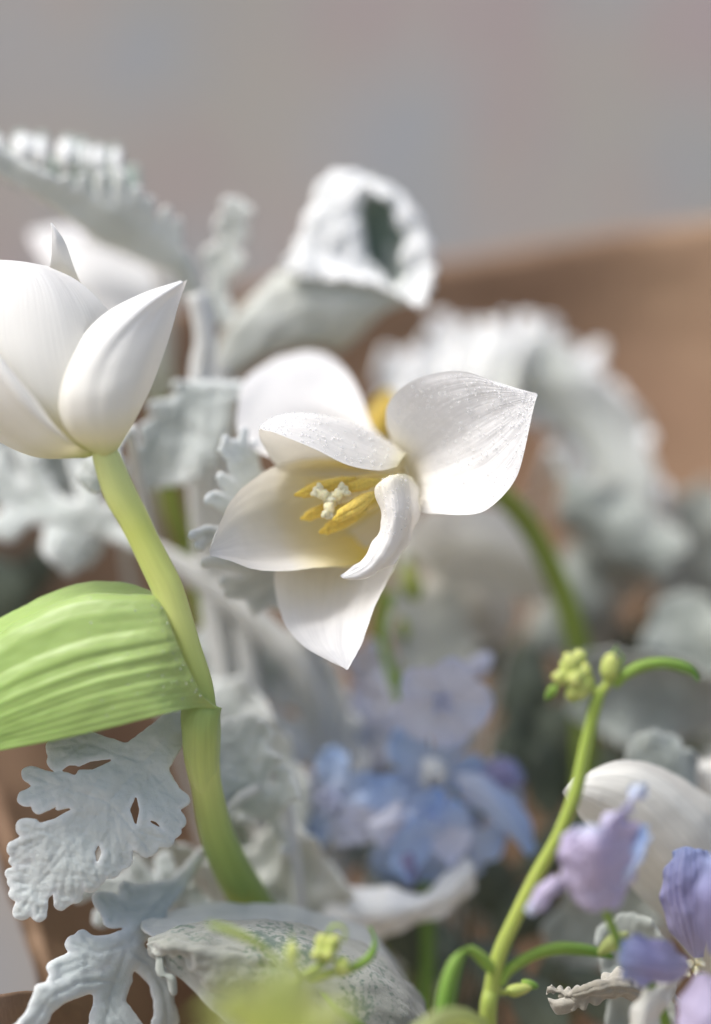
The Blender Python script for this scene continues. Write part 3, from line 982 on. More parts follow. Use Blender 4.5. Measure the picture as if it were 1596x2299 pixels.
lb(N3, (205, 1985), 38, 19); lb(N2, (250, 1950), 46, 22); lb(N2, (278, 1930), 44, 20); lb((215, 1940), (222, 1972), 30, 16)
lb(N2, (330, 1900), 48, 24); lb((300, 1860), (372, 1886), 30, 18); lb(N1, (388, 1862), 40, 20); lb((350, 1800), (402, 1842), 32, 17); lb(N1, (400, 1800), 36, 18); lb((350, 1770), (412, 1796), 24, 14); lb((N1[0] + 10, N1[1] + 20), (360, 1800), 40, 44)
lb((235, 1725), (165, 1850), 46, 50); lb((300, 1780), (230, 1890), 60, 60); lb((150, 1880), (95, 1960), 50, 40); lb((210, 1690), (170, 1690), 34, 26)
c = [(a_, b_, r_ * 1.06, d_, e_, f_ * 1.02) for (a_, b_, r_, d_, e_, f_) in c]
holes = [(305, 1792, 3, 303, 1818, 11), (303, 1818, 11, 305, 1848, 3), (222, 1900, 3, 221, 1914, 8), (221, 1914, 8, 219, 1932, 3), (92, 1838, 9, 120, 1830, 9), (120, 1830, 9, 156, 1816, 3), (176, 1724, 4, 205, 1718, 10), (205, 1718, 10, 248, 1706, 3)]
lobed('blade', c, plane_map(30, ax=-22, ay=10, cx=260, cy=1850, bx=-7, by=-6, wav=7), M_dusty, DL, h=4, k=6, holes=holes, thick=.0004, puff=3, vein=2.2, rough=2.2, seed=2.2, jag=1.6)
stalk(DL, [(424, 1614, 10, 17), (446, 1640, -60, 16), (470, 1760, -150, 16), (520, 1920, -290, 16), (680, 2600, -480, 18), (800, 5400, -560, 22)])

# lower left, second
DL2 = thing('silver_leaf', 'silver leaf with big oval gaps in the bottom left corner', 'leaf', (470, 1900, -160), GD)
c = [(452, 1915, 9, 400, 1985, 14), (400, 1985, 14, 330, 2060, 22), (330, 2060, 22, 285, 2130, 24), (285, 2130, 26, 250, 2230, 24), (250, 2230, 24, 228, 2340, 28)]
lb((345, 2040), (262, 2050), 22, 22); lb((262, 2050), (228, 2018), 18, 14); lb((300, 2045), (250, 2020), 18, 14); lb((300, 2010), (285, 1992), 18, 12); lb((370, 2000), (300, 2010), 20, 20); lb((262, 2050), (250, 2064), 18, 12)
lb((290, 2120), (215, 2140), 22, 30); lb((215, 2140), (165, 2118), 22, 14); lb((215, 2140), (185, 2100), 20, 11); lb((200, 2150), (124, 2172), 24, 14); lb((200, 2160), (124, 2200), 22, 12)
lb((262, 2200), (180, 2205), 24, 20); lb((180, 2205), (110, 2240), 22, 22); lb((110, 2240), (80, 2290), 22, 20); lb((80, 2290), (45, 2310), 20, 12); lb((100, 2230), (88, 2250), 18, 12)
lb((285, 2130), (330, 2160), 22, 18); lb((330, 2160), (368, 2220), 18, 16); lb((368, 2220), (376, 2290), 17, 20); lb((250, 2250), (300, 2330), 22, 30); lb((376, 2290), (350, 2340), 20, 16); lb((345, 2170), (385, 2180), 16, 12)
c = [(a_, b_, r_ * 1.3, d_, e_, f_ * 1.25) for (a_, b_, r_, d_, e_, f_) in c]
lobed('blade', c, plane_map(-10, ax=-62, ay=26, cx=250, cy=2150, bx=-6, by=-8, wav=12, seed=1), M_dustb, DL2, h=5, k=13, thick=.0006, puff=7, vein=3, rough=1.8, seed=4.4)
stalk(DL2, [(450, 1920, -190, 9), (490, 1850, -230, 11), (560, 1780, -240, 13), (640, 1800, -330, 16), (700, 2600, -450, 20), (800, 5400, -560, 20)])

DL3 = thing('silver_leaf', 'blurred silver leaf under the large lobed one, filling the gap above the corner leaf', 'leaf', (440, 2000, -300), GD)
c = [(470, 2040, 20, 380, 2000, 36), (380, 2000, 40, 290, 2010, 44)]
for (a, b, r1, r2) in (((300, 2000), (215, 1990), 34, 24), ((215, 1990), (180, 2010), 22, 16), ((290, 2020), (230, 2060), 30, 22), ((330, 1990), (300, 1940), 30, 20), ((380, 1990), (370, 1930), 28, 20), ((360, 2010), (320, 2080), 34, 24), ((420, 2010), (400, 2080), 30, 26)):
    lb(a, b, r1, r2)
lobed('blade', c, plane_map(-270, ax=-10, ay=16, cx=300, cy=2000, wav=10), M_dustb, DL3, h=6, k=10, thick=.0005, puff=6, vein=3, rough=3, seed=8.2)
stalk(DL3, [(466, 2038, -280, 14), (560, 2140, -400, 15), (720, 3000, -600, 18), (800, 5400, -600, 18)])

# behind the open tulip, left side (near focus)
DC = thing('silver_leaf', 'silver lobed leaf just behind the left petal of the open tulip', 'leaf', (640, 1400, -260), GD)
c = [(640, 1330, 40, 600, 1200, 50), (600, 1200, 50, 560, 1060, 32)]
lb((560, 1080), (545, 1010), 26, 16); lb((545, 1010), (556, 968), 14, 8); lb((560, 1080), (512, 1010), 26, 12); lb((512, 1010), (512, 985), 12, 8); lb((560, 1080), (530, 1000), 24, 12); lb((560, 1060), (580, 1000), 20, 10)
lb((590, 1180), (490, 1120), 32, 16); lb((490, 1120), (472, 1124), 14, 9); lb((560, 1140), (505, 1075), 26, 14)
lb((600, 1220), (470, 1200), 34, 18); lb((470, 1200), (440, 1202), 14, 12); lb((470, 1210), (452, 1226), 14, 11)
lb((610, 1270), (500, 1258), 30, 16); lb((500, 1258), (466, 1262), 12, 10); lb((620, 1290), (540, 1318), 34, 20); lb((540, 1318), (508, 1306), 16, 11); lb((560, 1330), (520, 1332), 16, 11); lb((630, 1320), (578, 1352), 30, 18); lb((600, 1340), (580, 1372), 20, 9)
lobed('blade', c, plane_map(-285, ax=-122, ay=-4, cx=600, cy=1200, wav=7), M_dusty, DC, h=4.5, k=8, thick=.0008, puff=9, vein=4, rough=3, seed=6.1)
stalk(DC, [(640, 1330, -340, 18), (690, 1440, -520, 18), (740, 1640, -800, 18), (780, 2600, -800, 20), (810, 5400, -580, 22)])

# curled leaf (trumpet) above the open tulip
DT = thing('silver_leaf', 'rolled silver leaf like a trumpet with dark green throat, top centre', 'leaf', (490, 900, -480), GD)
nt_, na = 46, 96
th = np.linspace(0, 2 * math.pi, na, endpoint=False)
def tring(cx, cy, cz, r, rz):
    return np.stack([cx - .62 * r * np.cos(th), cy - .78 * r * np.cos(th), cz + rz * np.sin(th)], 1)
def pring(pts, z, zt=0.0, ruff=0.0, sd=0.0, k=15):
    """closed outline through pts: left, near lip, right, far lip"""
    P = np.array(pts, float)
    n = len(P)
    E = np.concatenate([P[-2:], P, P[:3]])
    Q = cr(E, (len(E) - 1) * 24 + 1)
    t = np.linspace(2, 2 + n, na, endpoint=False) * 24
    Q = np.stack([np.interp(t, np.arange(len(Q)), Q[:, a]) for a in range(2)], 1)
    c = Q.mean(0)
    w = ruff * (np.abs(np.sin(th * k / 2 + sd + .6 * np.sin(th * 3))) - .55 + .4 * np.sin(th * 4 + sd))
    Q = c + (Q - c) * (1 + w[:, None])
    return np.stack([Q[:, 0], Q[:, 1], z + zt * np.sin(th) + 130 * w], 1)
OUT = [(640, 602), (700, 622), (770, 628), (850, 645), (905, 668), (942, 682), (972, 640), (976, 585), (950, 515), (905, 445), (850, 408), (790, 388), (735, 400), (695, 470), (662, 545)]
HOLE = [(812, 500), (818, 545), (826, 585), (846, 602), (864, 630), (888, 646), (912, 618), (900, 580), (910, 536), (890, 500), (888, 458), (858, 448), (840, 424), (822, 442), (808, 474)]
def mixp(a, b, t):
    return [(p[0] * (1 - t) + q[0] * t, p[1] * (1 - t) + q[1] * t) for p, q in zip(a, b)]
CTR = [(780, 640)] * len(OUT)
outer = np.stack([
    tring(486, 850, -480, 30, 30), tring(528, 792, -475, 46, 46), tring(585, 742, -470, 66, 60), tring(655, 708, -465, 90, 80), tring(720, 682, -455, 112, 100),
    pring(mixp(OUT, CTR, .12), -400, 60, .01, .2), pring(OUT, -350, 50, .07, .2, 21)])
inner = np.stack([
    pring(OUT, -346, 50, .07, .2, 21), pring(mixp(OUT, HOLE, .22), -335, 30, .03, .5), pring(mixp(OUT, HOLE, .5), -350, 10, .02, .9, 11), pring(mixp(OUT, HOLE, .82), -345, 0, .02, 1.4, 9), pring(HOLE, -368, 0, .08, 2, 9)])
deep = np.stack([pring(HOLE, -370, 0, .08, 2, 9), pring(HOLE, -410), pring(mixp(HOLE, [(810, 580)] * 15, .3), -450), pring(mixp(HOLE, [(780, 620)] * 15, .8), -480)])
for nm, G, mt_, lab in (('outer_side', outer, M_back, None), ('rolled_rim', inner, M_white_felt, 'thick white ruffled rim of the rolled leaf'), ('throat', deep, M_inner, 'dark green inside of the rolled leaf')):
    H = cr(G, nt_)
    H[:, :, 2] -= 270
    for i in range(nt_):
        for j in range(na):
            if nm != 'throat':
                q = Vector((H[i, j, 0] * .03 + H[i, j, 1] * .02, H[i, j, 0] * -.01 + H[i, j, 1] * .012, H[i, j, 2] * .02))
                H[i, j, 2] += 16 * noise.noise(q)
                H[i, j, 1] += 4 * noise.noise(q + Vector((5, 5, 5)))
    V = wp(H).reshape(-1, 3)
    link(nm, V, grid_faces(nt_, na, True), mt_, DT, np.tile([[.5, .5]], (len(V), 1)), .0006, label=lab)
stalk(DT, [(520, 800, -745, 34), (484, 870, -720, 34), (470, 960, -620, 33), (478, 1080, -500, 30), (490, 1180, -520, 28), (560, 1500, -560, 28), (700, 2600, -640, 28), (800, 5400, -620, 28)])

# folded leaf, top left: two rows of lobes
DF = thing('silver_leaf', 'folded silver leaf with two rows of rounded lobes, top left corner', 'leaf', (450, 800, -460), GD)
c = [(470, 720, 22, 400, 590, 26), (400, 590, 30, 250, 505, 46), (250, 505, 46, 100, 420, 30), (100, 420, 28, -40, 345, 24)]
for (a, b, r1, r2) in (((-20, 350), (-30, 310), 20, 14), ((30, 385), (22, 385), 16, 12), ((60, 410), (42, 398), 16, 10), ((80, 420), (76, 402), 16, 10), ((120, 440), (112, 410), 18, 11), ((150, 450), (150, 408), 18, 12),
                       ((190, 470), (188, 408), 20, 13), ((230, 480), (232, 402), 22, 14), ((270, 490), (272, 400), 22, 14), ((300, 510), (308, 430), 22, 13), ((330, 530), (338, 455), 22, 12), ((360, 550), (375, 480), 20, 11), ((390, 570), (398, 500), 18, 10)):
    lb(a, b, r1, r2)
lobed('front_half', c, plane_map(-430, ax=-18, ay=-34, cx=200, cy=470, wav=8), M_back, DF, h=6, k=8, puff=9, seed=1.4)
c = [(420, 600, 20, 260, 460, 40), (260, 460, 40, 100, 400, 36), (100, 400, 36, -40, 345, 26)]
for (a, b, r1, r2) in (((-20, 350), (-8, 312), 22, 14), ((40, 390), (48, 312), 24, 18), ((80, 390), (92, 312), 24, 15), ((130, 400), (152, 318), 26, 17), ((170, 410), (186, 322), 22, 12), ((220, 430), (222, 336), 24, 14), ((260, 440), (262, 338), 24, 14), ((300, 470), (300, 380), 24, 14)):
    lb(a, b, r1, r2)
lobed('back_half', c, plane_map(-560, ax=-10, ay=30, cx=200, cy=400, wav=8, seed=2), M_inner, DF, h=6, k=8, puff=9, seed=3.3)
for (x, y, r) in ((54, 318, 22), (94, 324, 13), (150, 330, 18), (190, 338, 9), (222, 345, 14), (262, 350, 9), (-8, 322, 12)):
    # rolled white lobe ends of the far half
    sheet('lobe_end', [[(x - r, y - 8, -535), (x, y - 14, -530), (x + r, y - 8, -535)],
                       [(x - r * 1.05, y + 18, -522), (x + 2, y + 16, -506), (x + r * 1.05, y + 18, -522)],
                       [(x - r * .9, y + 44, -530), (x + 3, y + 44, -515), (x + r * .9, y + 44, -530)],
                       [(x - r * .4, y + 66, -546), (x + 4, y + 66, -542), (x + r * .5, y + 66, -546)]], M_white_felt, DF, 16, 12, .0009, wrinkle=3, seed=x)
stalk(DF, [(440, 660, -430, 24), (460, 760, -450, 27), (450, 860, -480, 30), (450, 1100, -520, 32), (500, 1500, -560, 30), (700, 2600, -640, 28), (790, 5400, -620, 28)])


def silver(label, path, side, L, width, curl, wave, seed, mat, n=5, scale=1.0, h=8.0, r=11., fat=1.0, stalkpts=None, twist=0.0, thick=.0007, puff=9):
    P = np.array(path, float)
    t = thing('silver_leaf', label, 'leaf', path[0], GD)
    lobed('blade', pinnate(L, n, width, seed, r=r, fat=fat), bend_map(path, side, curl, L, wave, seed, scale, twist), mat, t, h=h, k=10, thick=thick, puff=puff, vein=4, rough=2.5, seed=seed * 1.3)
    b = P[0]
    sp_ = stalkpts or [(b[0], b[1], b[2], 15), (b[0] + (700 - b[0]) * .12, b[1] + 260, b[2] - 260, 13), (b[0] + (800 - b[0]) * .5, b[1] + 1200, min(b[2] - 300, -820), 14), (760 + (b[0] - 760) * .12, 5400, -620, 20)]
    stalk(t, sp_)
    return t


# slim upright leaf, top
silver('slim upright silver leaf with pale tip left of the rolled leaf', [(450, 800, -600), (478, 690, -610), (505, 570, -600), (530, 475, -570)], (1, .2, .2), 330, .12, .3, 3, 3, M_back, n=3, r=14, h=7)
# hanging grey leaf between the tulips
DH = thing('silver_leaf', 'grey silver leaf hanging between the two tulips with toothed lower edge', 'leaf', (520, 870, -480), GD)
c = [(530, 880, 24, 440, 890, 34), (440, 890, 34, 360, 960, 26), (360, 960, 26, 318, 1030, 18)]
for (a, b, r1, r2) in (((500, 890), (496, 985), 26, 17), ((470, 890), (478, 1040), 28, 13), ((450, 900), (446, 1065), 28, 12), ((430, 910), (418, 1078), 26, 12), ((410, 920), (390, 1080), 26, 12), ((390, 940), (362, 1085), 24, 13), ((365, 960), (335, 1090), 22, 12), ((340, 1000), (305, 1078), 18, 11), ((440, 885), (400, 868), 20, 12), ((400, 920), (350, 915), 20, 14), ((370, 950), (322, 968), 18, 12)):
    lb(a, b, r1, r2)
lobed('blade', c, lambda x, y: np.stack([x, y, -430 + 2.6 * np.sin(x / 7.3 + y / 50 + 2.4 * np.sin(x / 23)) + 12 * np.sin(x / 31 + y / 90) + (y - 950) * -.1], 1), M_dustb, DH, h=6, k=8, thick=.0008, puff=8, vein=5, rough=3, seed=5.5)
stalk(DH, [(520, 870, -480, 20), (520, 960, -540, 20), (520, 1200, -560, 20), (680, 2600, -640, 24), (790, 5400, -620, 24)])
silver('small silver leaf poking out below the closed tulip', [(290, 960, -260), (250, 1010, -200), (220, 1050, -170), (200, 1080, -160)], (.8, .5, .2), 170, .34, .5, 6, 6, M_dusty, n=4, h=5, r=9)
# left middle, blurred
DM = thing('silver_leaf', 'blurred silver leaf with round lobes at the left edge below the closed tulip', 'leaf', (250, 1210, -560), GD)
c = [(300, 1215, 18, 220, 1170, 30), (220, 1170, 30, 100, 1140, 34), (100, 1140, 34, -40, 1080, 30)]
for (a, b, r1, r2) in (((200, 1170), (150, 1238), 30, 28), ((170, 1190), (118, 1222), 20, 18), ((70, 1130), (14, 1190), 30, 24), ((60, 1140), (-30, 1200), 24, 20), ((210, 1170), (190, 1060), 30, 24), ((190, 1060), (170, 1020), 22, 18), ((190, 1090), (230, 1060), 20, 16), ((100, 1130), (70, 1040), 30, 26), ((70, 1040), (40, 1000), 24, 18), ((75, 1040), (100, 1000), 20, 15), ((20, 1100), (-20, 1020), 28, 22), ((240, 1190), (260, 1130), 18, 12)):
    lb(a, b, r1, r2)
lobed('blade', c, plane_map(-560, ax=12, ay=16, cx=120, cy=1130, wav=10), M_dusty, DM, h=7, k=12, thick=.0009, puff=14, vein=4, rough=3, seed=7.5)
stalk(DM, [(290, 1212, -560, 22), (350, 1240, -560, 27), (480, 1320, -540, 33), (600, 1420, -540, 38), (690, 1530, -560, 38), (740, 1800, -680, 32), (800, 3000, -720, 30), (800, 5400, -650, 30)])
silver('blurred silver leaf drooping behind the stem of the closed tulip', [(270, 1180, -590), (215, 1190, -560), (170, 1210, -540), (140, 1245, -530)], (.5, .9, 0), 230, .4, .4, 6, 8, M_dusty, n=3, h=8, r=17, fat=1.3)
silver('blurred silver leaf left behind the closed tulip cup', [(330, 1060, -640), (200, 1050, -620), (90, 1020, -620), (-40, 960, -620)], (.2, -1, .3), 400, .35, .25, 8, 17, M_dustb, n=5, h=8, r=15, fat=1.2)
# ruffled, right back
DRf = thing('silver_leaf', 'big blurred ruffled silver leaf arching behind the right petal', 'leaf', (900, 900, -1000), GD)
arc = cr(np.array([(905, 930), (985, 870), (1100, 838), (1215, 850), (1300, 930), (1365, 1040), (1410, 1160)], float), 22)
c = [(*arc[i], 58, *arc[i + 1], 58) for i in range(21)]
rr0 = random.Random(3)
for i in range(1, 21):
    d = arc[min(i + 1, 21)] - arc[i - 1]
    d /= np.hypot(*d)
    n_out = np.array([d[1], -d[0]])
    ln = rr0.uniform(92, 138) * (1 if i < 13 else .7)
    e = arc[i] + n_out * ln
    lb(tuple(arc[i]), tuple(e), 24, rr0.uniform(15, 21))
    if i % 2:
        e = arc[i] - n_out * rr0.uniform(60, 100)
        lb(tuple(arc[i]), tuple(e), 24, 18)
lobed('blade', c, lambda x, y: np.stack([x, y, -1150 + 10 * np.sin(x / 13.0 + y / 47) + 20 * np.sin(x / 57.0) + (y - 850) * .25], 1), M_white_felt, DRf, h=8, k=10, thick=.0009, puff=14, vein=6, rough=4, seed=9.1)  # whiter felt stands in for light falling on this leaf
stalk(DRf, [(905, 930, -1330, 24), (880, 1010, -1300, 24), (900, 1300, -1150, 24), (880, 2800, -950, 22), (840, 5400, -680, 22)])
silver('second blurred silver leaf under the arching one at the right', [(1080, 930, -1050), (1180, 870, -1080), (1290, 930, -1080), (1380, 1080, -1060), (1420, 1200, -1040)], (1, -.3, .4), 520, .3, .5, 20, 10, M_back, n=6, h=10, r=17, fat=1.8)
silver('blurred silver leaf right of the bent tulip stem', [(1240, 1010, -1000), (1290, 1120, -960), (1370, 1200, -940), (1480, 1260, -920)], (.6, -.8, .3), 420, .42, .5, 14, 11, M_sage_shaded, n=5, h=9, r=15, fat=1.2)
silver('blurred grey silver leaf low behind the bent tulip stem', [(1450, 1120, -1150), (1370, 1200, -1100), (1300, 1330, -1050), (1250, 1440, -1050)], (1, .4, .2), 400, .5, .4, 14, 12, M_sage_shaded, n=5, h=9, r=15, fat=1.2)
silver('blurred silver leaf with upright lobes at the right edge', [(1640, 1660, -800), (1560, 1600, -760), (1460, 1560, -740), (1330, 1540, -740)], (-.2, -1, .3), 420, .42, .3, 8, 13, M_sage_shaded, n=5, h=8, r=15, fat=1.2)
silver('tall pale blurred silver leaf at the right edge above the buds', [(1600, 1700, -840), (1570, 1580, -820), (1550, 1470, -820), (1530, 1360, -830)], (1, 0, .2), 380, .35, .3, 8, 14, M_sage_shaded, n=4, h=8, r=15, fat=1.2)
silver('grey silver leaf behind the cream tulip petal at the right edge', [(1600, 1850, -330), (1540, 1760, -300), (1480, 1710, -300), (1430, 1690, -310)], (.3, 1, .1), 260, .35, .3, 6, 15, M_sage_shaded, n=4, h=6, r=12, fat=1.3)
# behind, left of the delphinium
silver('blurred silver leaf standing left of the blue blossoms', [(700, 1980, -520), (640, 1800, -520), (560, 1660, -520), (500, 1560, -520)], (1, -.3, .3), 480, .34, .4, 10, 21, M_dusty, n=5, h=8, r=14)
silver('white blurred silver leaf just right of the green stem', [(640, 1900, -330), (590, 1800, -260), (550, 1720, -240), (515, 1640, -240)], (1, .3, 0), 320, .36, .3, 8, 22, M_dusty, n=4, h=7, r=14)
silver('upright blurred silver leaf under the bottom petal of the open tulip', [(740, 1900, -640), (740, 1740, -640), (700, 1600, -640), (640, 1440, -640)], (1, .2, 0), 500, .28, .4, 8, 23, M_white_felt, n=5, h=9, r=15)
silver('blurred silver leaf between the green stem and the bottom petal', [(620, 1700, -620), (560, 1560, -600), (520, 1480, -580), (480, 1420, -580)], (1, -.4, 0), 330, .42, .3, 8, 24, M_dustb, n=4, h=9, r=15)
DW = thing('silver_leaf', 'pale silver leaf with curled white tip under the blue blossoms', 'leaf', (760, 2120, -480), GD)
sheet('blade', [
    [(700, 2160, -480), (730, 2140, -460), (760, 2180, -480)],
    [(740, 2020, -470), (800, 2070, -420), (840, 2120, -460)],
    [(830, 1990, -450), (860, 2050, -390), (890, 2090, -440)],
    [(920, 2010, -440), (930, 2035, -390), (945, 2070, -430)],
    [(985, 1985, -430), (995, 2010, -390), (1010, 2045, -420)],
    [(1030, 1935, -430), (1050, 1960, -396), (1058, 2005, -420)],
    [(1052, 1932, -430), (1064, 1945, -420), (1070, 1965, -426)],
], M_white_felt, DW, 40, 24, .0009, wrinkle=8, frill=(4, 9), seed=3)
stalk(DW, [(725, 2150, -475, 14), (730, 2400, -560, 15), (780, 5400, -620, 18)])
silver('blurred silver leaf low between green stem and blue blossoms', [(820, 2180, -520), (720, 2060, -480), (660, 1960, -460), (600, 1900, -460)], (.6, -.8, .3), 360, .42, .3, 8, 26, M_back, n=5, h=8, r=14, fat=1.2)
silver('blurred silver leaf beneath the lower left leaf', [(560, 2120, -460), (440, 2020, -420), (340, 1960, -400), (250, 1930, -400)], (.3, -1, .3), 360, .36, .3, 8, 27, M_dustb, n=5, h=8, r=13)
silver('dim silver leaf behind the lilac blossom', [(1220, 2250, -560), (1290, 2130, -520), (1360, 2060, -500), (1440, 2020, -480)], (.8, .6, .2), 330, .4, .3, 8, 28, M_sage_shaded, n=4, h=8, r=14, fat=1.4)
silver('pale silver leaf at the bottom right among violet blossoms', [(1480, 2420, -220), (1450, 2290, -180), (1440, 2180, -160), (1400, 2080, -160)], (1, .1, .2), 350, .3, .4, 8, 29, M_sage_shaded, n=4, h=7, r=14, fat=1.6)
silver('blurred silver leaf deep behind the blue blossoms', [(1120, 2100, -760), (1010, 1960, -760), (900, 1860, -760), (780, 1780, -760)], (.4, -1, .2), 480, .4, .3, 8, 30, M_sage_shaded, n=5, h=9, r=15)
silver('blurred silver leaf tucked below the pale tulip petal', [(1060, 1640, -950), (1010, 1540, -950), (980, 1460, -950), (960, 1350, -950)], (1, 0, .2), 320, .45, .3, 8, 31, M_back, n=4, h=9, r=15, fat=1.2)
silver('dark blurred silver leaf at the right edge under the paper rim', [(1640, 1500, -1250), (1590, 1340, -1250), (1560, 1240, -1250), (1530, 1140, -1250)], (1, .2, .2), 420, .45, .3, 8, 32, M_sage_shaded, n=5, h=10, r=16, fat=1.2)

# ------------------------------------------------------------------ woolly leaf, bottom
WL = thing('silver_leaf', 'large woolly speckled grey leaf with curled jagged lip at the bottom', 'leaf', (900, 2500, -60), GD)
sheet('far_fold', [
    [(1000, 2420, -260), (960, 2300, -280), (900, 2180, -320)],
    [(860, 2260, -160), (850, 2160, -200), (810, 2082, -260)],
    [(700, 2190, -110), (690, 2110, -150), (670, 2040, -220)],
    [(560, 2150, -80), (545, 2085, -120), (535, 2026, -200)],
    [(440, 2130, -60), (425, 2080, -90), (415, 2040, -160)],
    [(360, 2110, -40), (345, 2085, -60), (335, 2062, -110)],
    [(326, 2092, -40), (318, 2080, -50), (320, 2068, -80)],
], M_back, WL, 60, 60, .0007, wrinkle=7, frill=(4, 5), seed=3)
sheet('near_fold', [
    [(1010, 2540, -60), (1000, 2440, -40), (975, 2340, -80), (950, 2250, -160)],
    [(860, 2460, 60), (880, 2350, 70), (880, 2230, 10), (850, 2140, -120)],
    [(700, 2440, 100), (720, 2300, 120), (735, 2170, 60), (720, 2088, -80)],
    [(600, 2380, 110), (600, 2240, 130), (600, 2130, 70), (590, 2068, -60)],
    [(500, 2290, 100), (490, 2190, 110), (480, 2115, 60), (480, 2070, -30)],
    [(420, 2210, 80), (410, 2150, 90), (405, 2105, 60), (405, 2084, 0)],
    [(360, 2160, 60), (352, 2132, 66), (352, 2112, 50), (356, 2102, 20)],
    [(340, 2140, 50), (334, 2126, 56), (334, 2118, 50), (338, 2110, 30)],
], M_woolly, WL, 90, 90, .0009, wrinkle=7, seed=3)
sheet('folded_lip', [
    [(332, 2118, 60), (350, 2112, 90), (380, 2108, 100), (404, 2112, 96)],
    [(344, 2136, 70), (364, 2128, 112), (396, 2122, 124), (440, 2120, 110)],
    [(372, 2146, 90), (392, 2136, 124), (430, 2130, 134), (500, 2128, 120)],
    [(398, 2142, 100), (424, 2140, 132), (470, 2136, 142), (560, 2138, 120)],
    [(420, 2168, 100), (452, 2166, 132), (510, 2160, 142), (610, 2158, 120)],
    [(440, 2196, 100), (480, 2204, 130), (550, 2200, 140), (650, 2190, 120)],
    [(500, 2230, 100), (540, 2240, 126), (600, 2240, 134), (700, 2230, 116)],
    [(560, 2290, 90), (590, 2300, 110), (640, 2300, 120), (740, 2290, 100)],
], M_woolly, WL, 90, 60, .0007, frill=(5, 6), wrinkle=9, seed=5)
sheet('torn_tip', [
    [(336, 2124, 66), (350, 2134, 70), (362, 2140, 80)],
    [(352, 2150, 74), (358, 2154, 80), (366, 2156, 84)],
    [(352, 2180, 78), (360, 2188, 84), (372, 2184, 84)],
    [(376, 2196, 84), (384, 2200, 90), (392, 2192, 88)],
    [(384, 2226, 80), (390, 2234, 84), (396, 2228, 80)],
], M_sage_shaded, WL, 30, 10, .0009, wrinkle=3)
stalk(WL, [(960, 2440, -60, 30), (1000, 2700, -200, 30), (950, 3400, -420, 30), (840, 5400, -580, 28)])

DR = thing('dry_leaf', 'small crinkled dry grey leaf with split tip, bottom right', 'leaf', (1500, 2220, -40))
sheet('blade', [
    [(1520, 2200, -60), (1500, 2250, -30), (1480, 2290, -20)],
    [(1430, 2180, -10), (1410, 2205, 40), (1400, 2240, 20)],
    [(1370, 2185, 10), (1350, 2210, 55), (1340, 2246, 30)],
    [(1320, 2210, 10), (1305, 2226, 50), (1300, 2258, 25)],
    [(1285, 2218, 10), (1270, 2232, 36), (1266, 2262, 20)],
    [(1256, 2216, 10), (1256, 2226, 22), (1252, 2232, 12)],
    [(1230, 2218, 8), (1228, 2222, 12), (1228, 2227, 8)],
], M_dry, DR, 90, 50, .0005, wrinkle=16, frill=(9, 7), ridge=(3, 3), seed=2)
sheet('split_tip', [
    [(1300, 2236, 30), (1295, 2250, 36), (1290, 2268, 24)],
    [(1270, 2240, 26), (1265, 2256, 34), (1262, 2276, 20)],
    [(1248, 2244, 18), (1246, 2256, 26), (1248, 2276, 16)],
    [(1230, 2240, 12), (1232, 2248, 16), (1236, 2258, 12)],
], M_dry, DR, 24, 14, .0007, wrinkle=6)
tube('stalk', [(1505, 2225, -40, 8), (1540, 2400, -200, 10), (1300, 3400, -450, 12), (900, 5400, -600, 12)], M_dry, DR, 8, 20)


# ------------------------------------------------------------------ delphinium
def frame(nrm, roll):
    n = Vector((nrm[0], nrm[1], nrm[2])).normalized()
    a = Vector((0, -1, 0)) - n * n.dot(Vector((0, -1, 0)))
    a = a.normalized() if a.length > .1 else Vector((1, 0, 0))
    b = n.cross(a)
    cr_, sr_ = math.cos(roll), math.sin(roll)
    return a * cr_ + b * sr_, b * cr_ - a * sr_, n


def floret(parent, c, R, nrm, roll, mats, seed, np_=5, cup=.25, bee=True, wid=.42, spur=None):
    rr = random.Random(seed)
    A, B, Nn = frame(nrm, roll)
    C = Vector(c)
    for i in range(np_):
        a = 2 * math.pi * i / np_ + rr.uniform(-.15, .15)
        d = A * math.cos(a) + B * math.sin(a)
        s = B * math.cos(a) - A * math.sin(a)
        L = R * rr.uniform(.88, 1.12)
        w = R * wid * rr.uniform(.85, 1.15)
        cu = cup * rr.uniform(.6, 1.4)
        rows = []
        for t, ww, hh in ((.06, .18, 0), (.3, .6, .28), (.55, .95, .42), (.8, .9, .40), (.95, .55, .3), (1.04, .12, .2)):
            row = []
            for q in (-1, -.5, 0, .5, 1):
                p = C + d * (L * t) + s * (w * ww * q) + Nn * (L * cu * hh + abs(q) * w * .22 * ww + rr.uniform(-1, 1) * R * .025)
                row.append(tuple(p))
            rows.append(row)
        sheet('petal', rows, mats[i % len(mats)], parent, 22, 16, .0004, wrinkle=R * .035, frill=(2.5, R * .04), seed=seed + i)
    if bee:
        for i in range(4):
            a = math.pi / 2 * i + .4
            p = C + (A * math.cos(a) + B * math.sin(a)) * (R * .14) + Nn * (R * .2)
            blob('centre_petal', tuple(p), R * .10, tuple(Nn * 1.0 + (A * math.cos(a) + B * math.sin(a)) * .5), R * .19, M_stig if bee is True else bee, parent, lump=.5)
    if spur:
        p1 = C - Nn * R * .1
        p2 = C - Nn * R * .5 + Vector(spur) * .5
        p3 = C - Nn * R * .6 + Vector(spur)
        tube('spur', [(*p1, R * .12), (*p2, R * .08), (*p3, R * .05)], mats[0], parent, 8, 10)


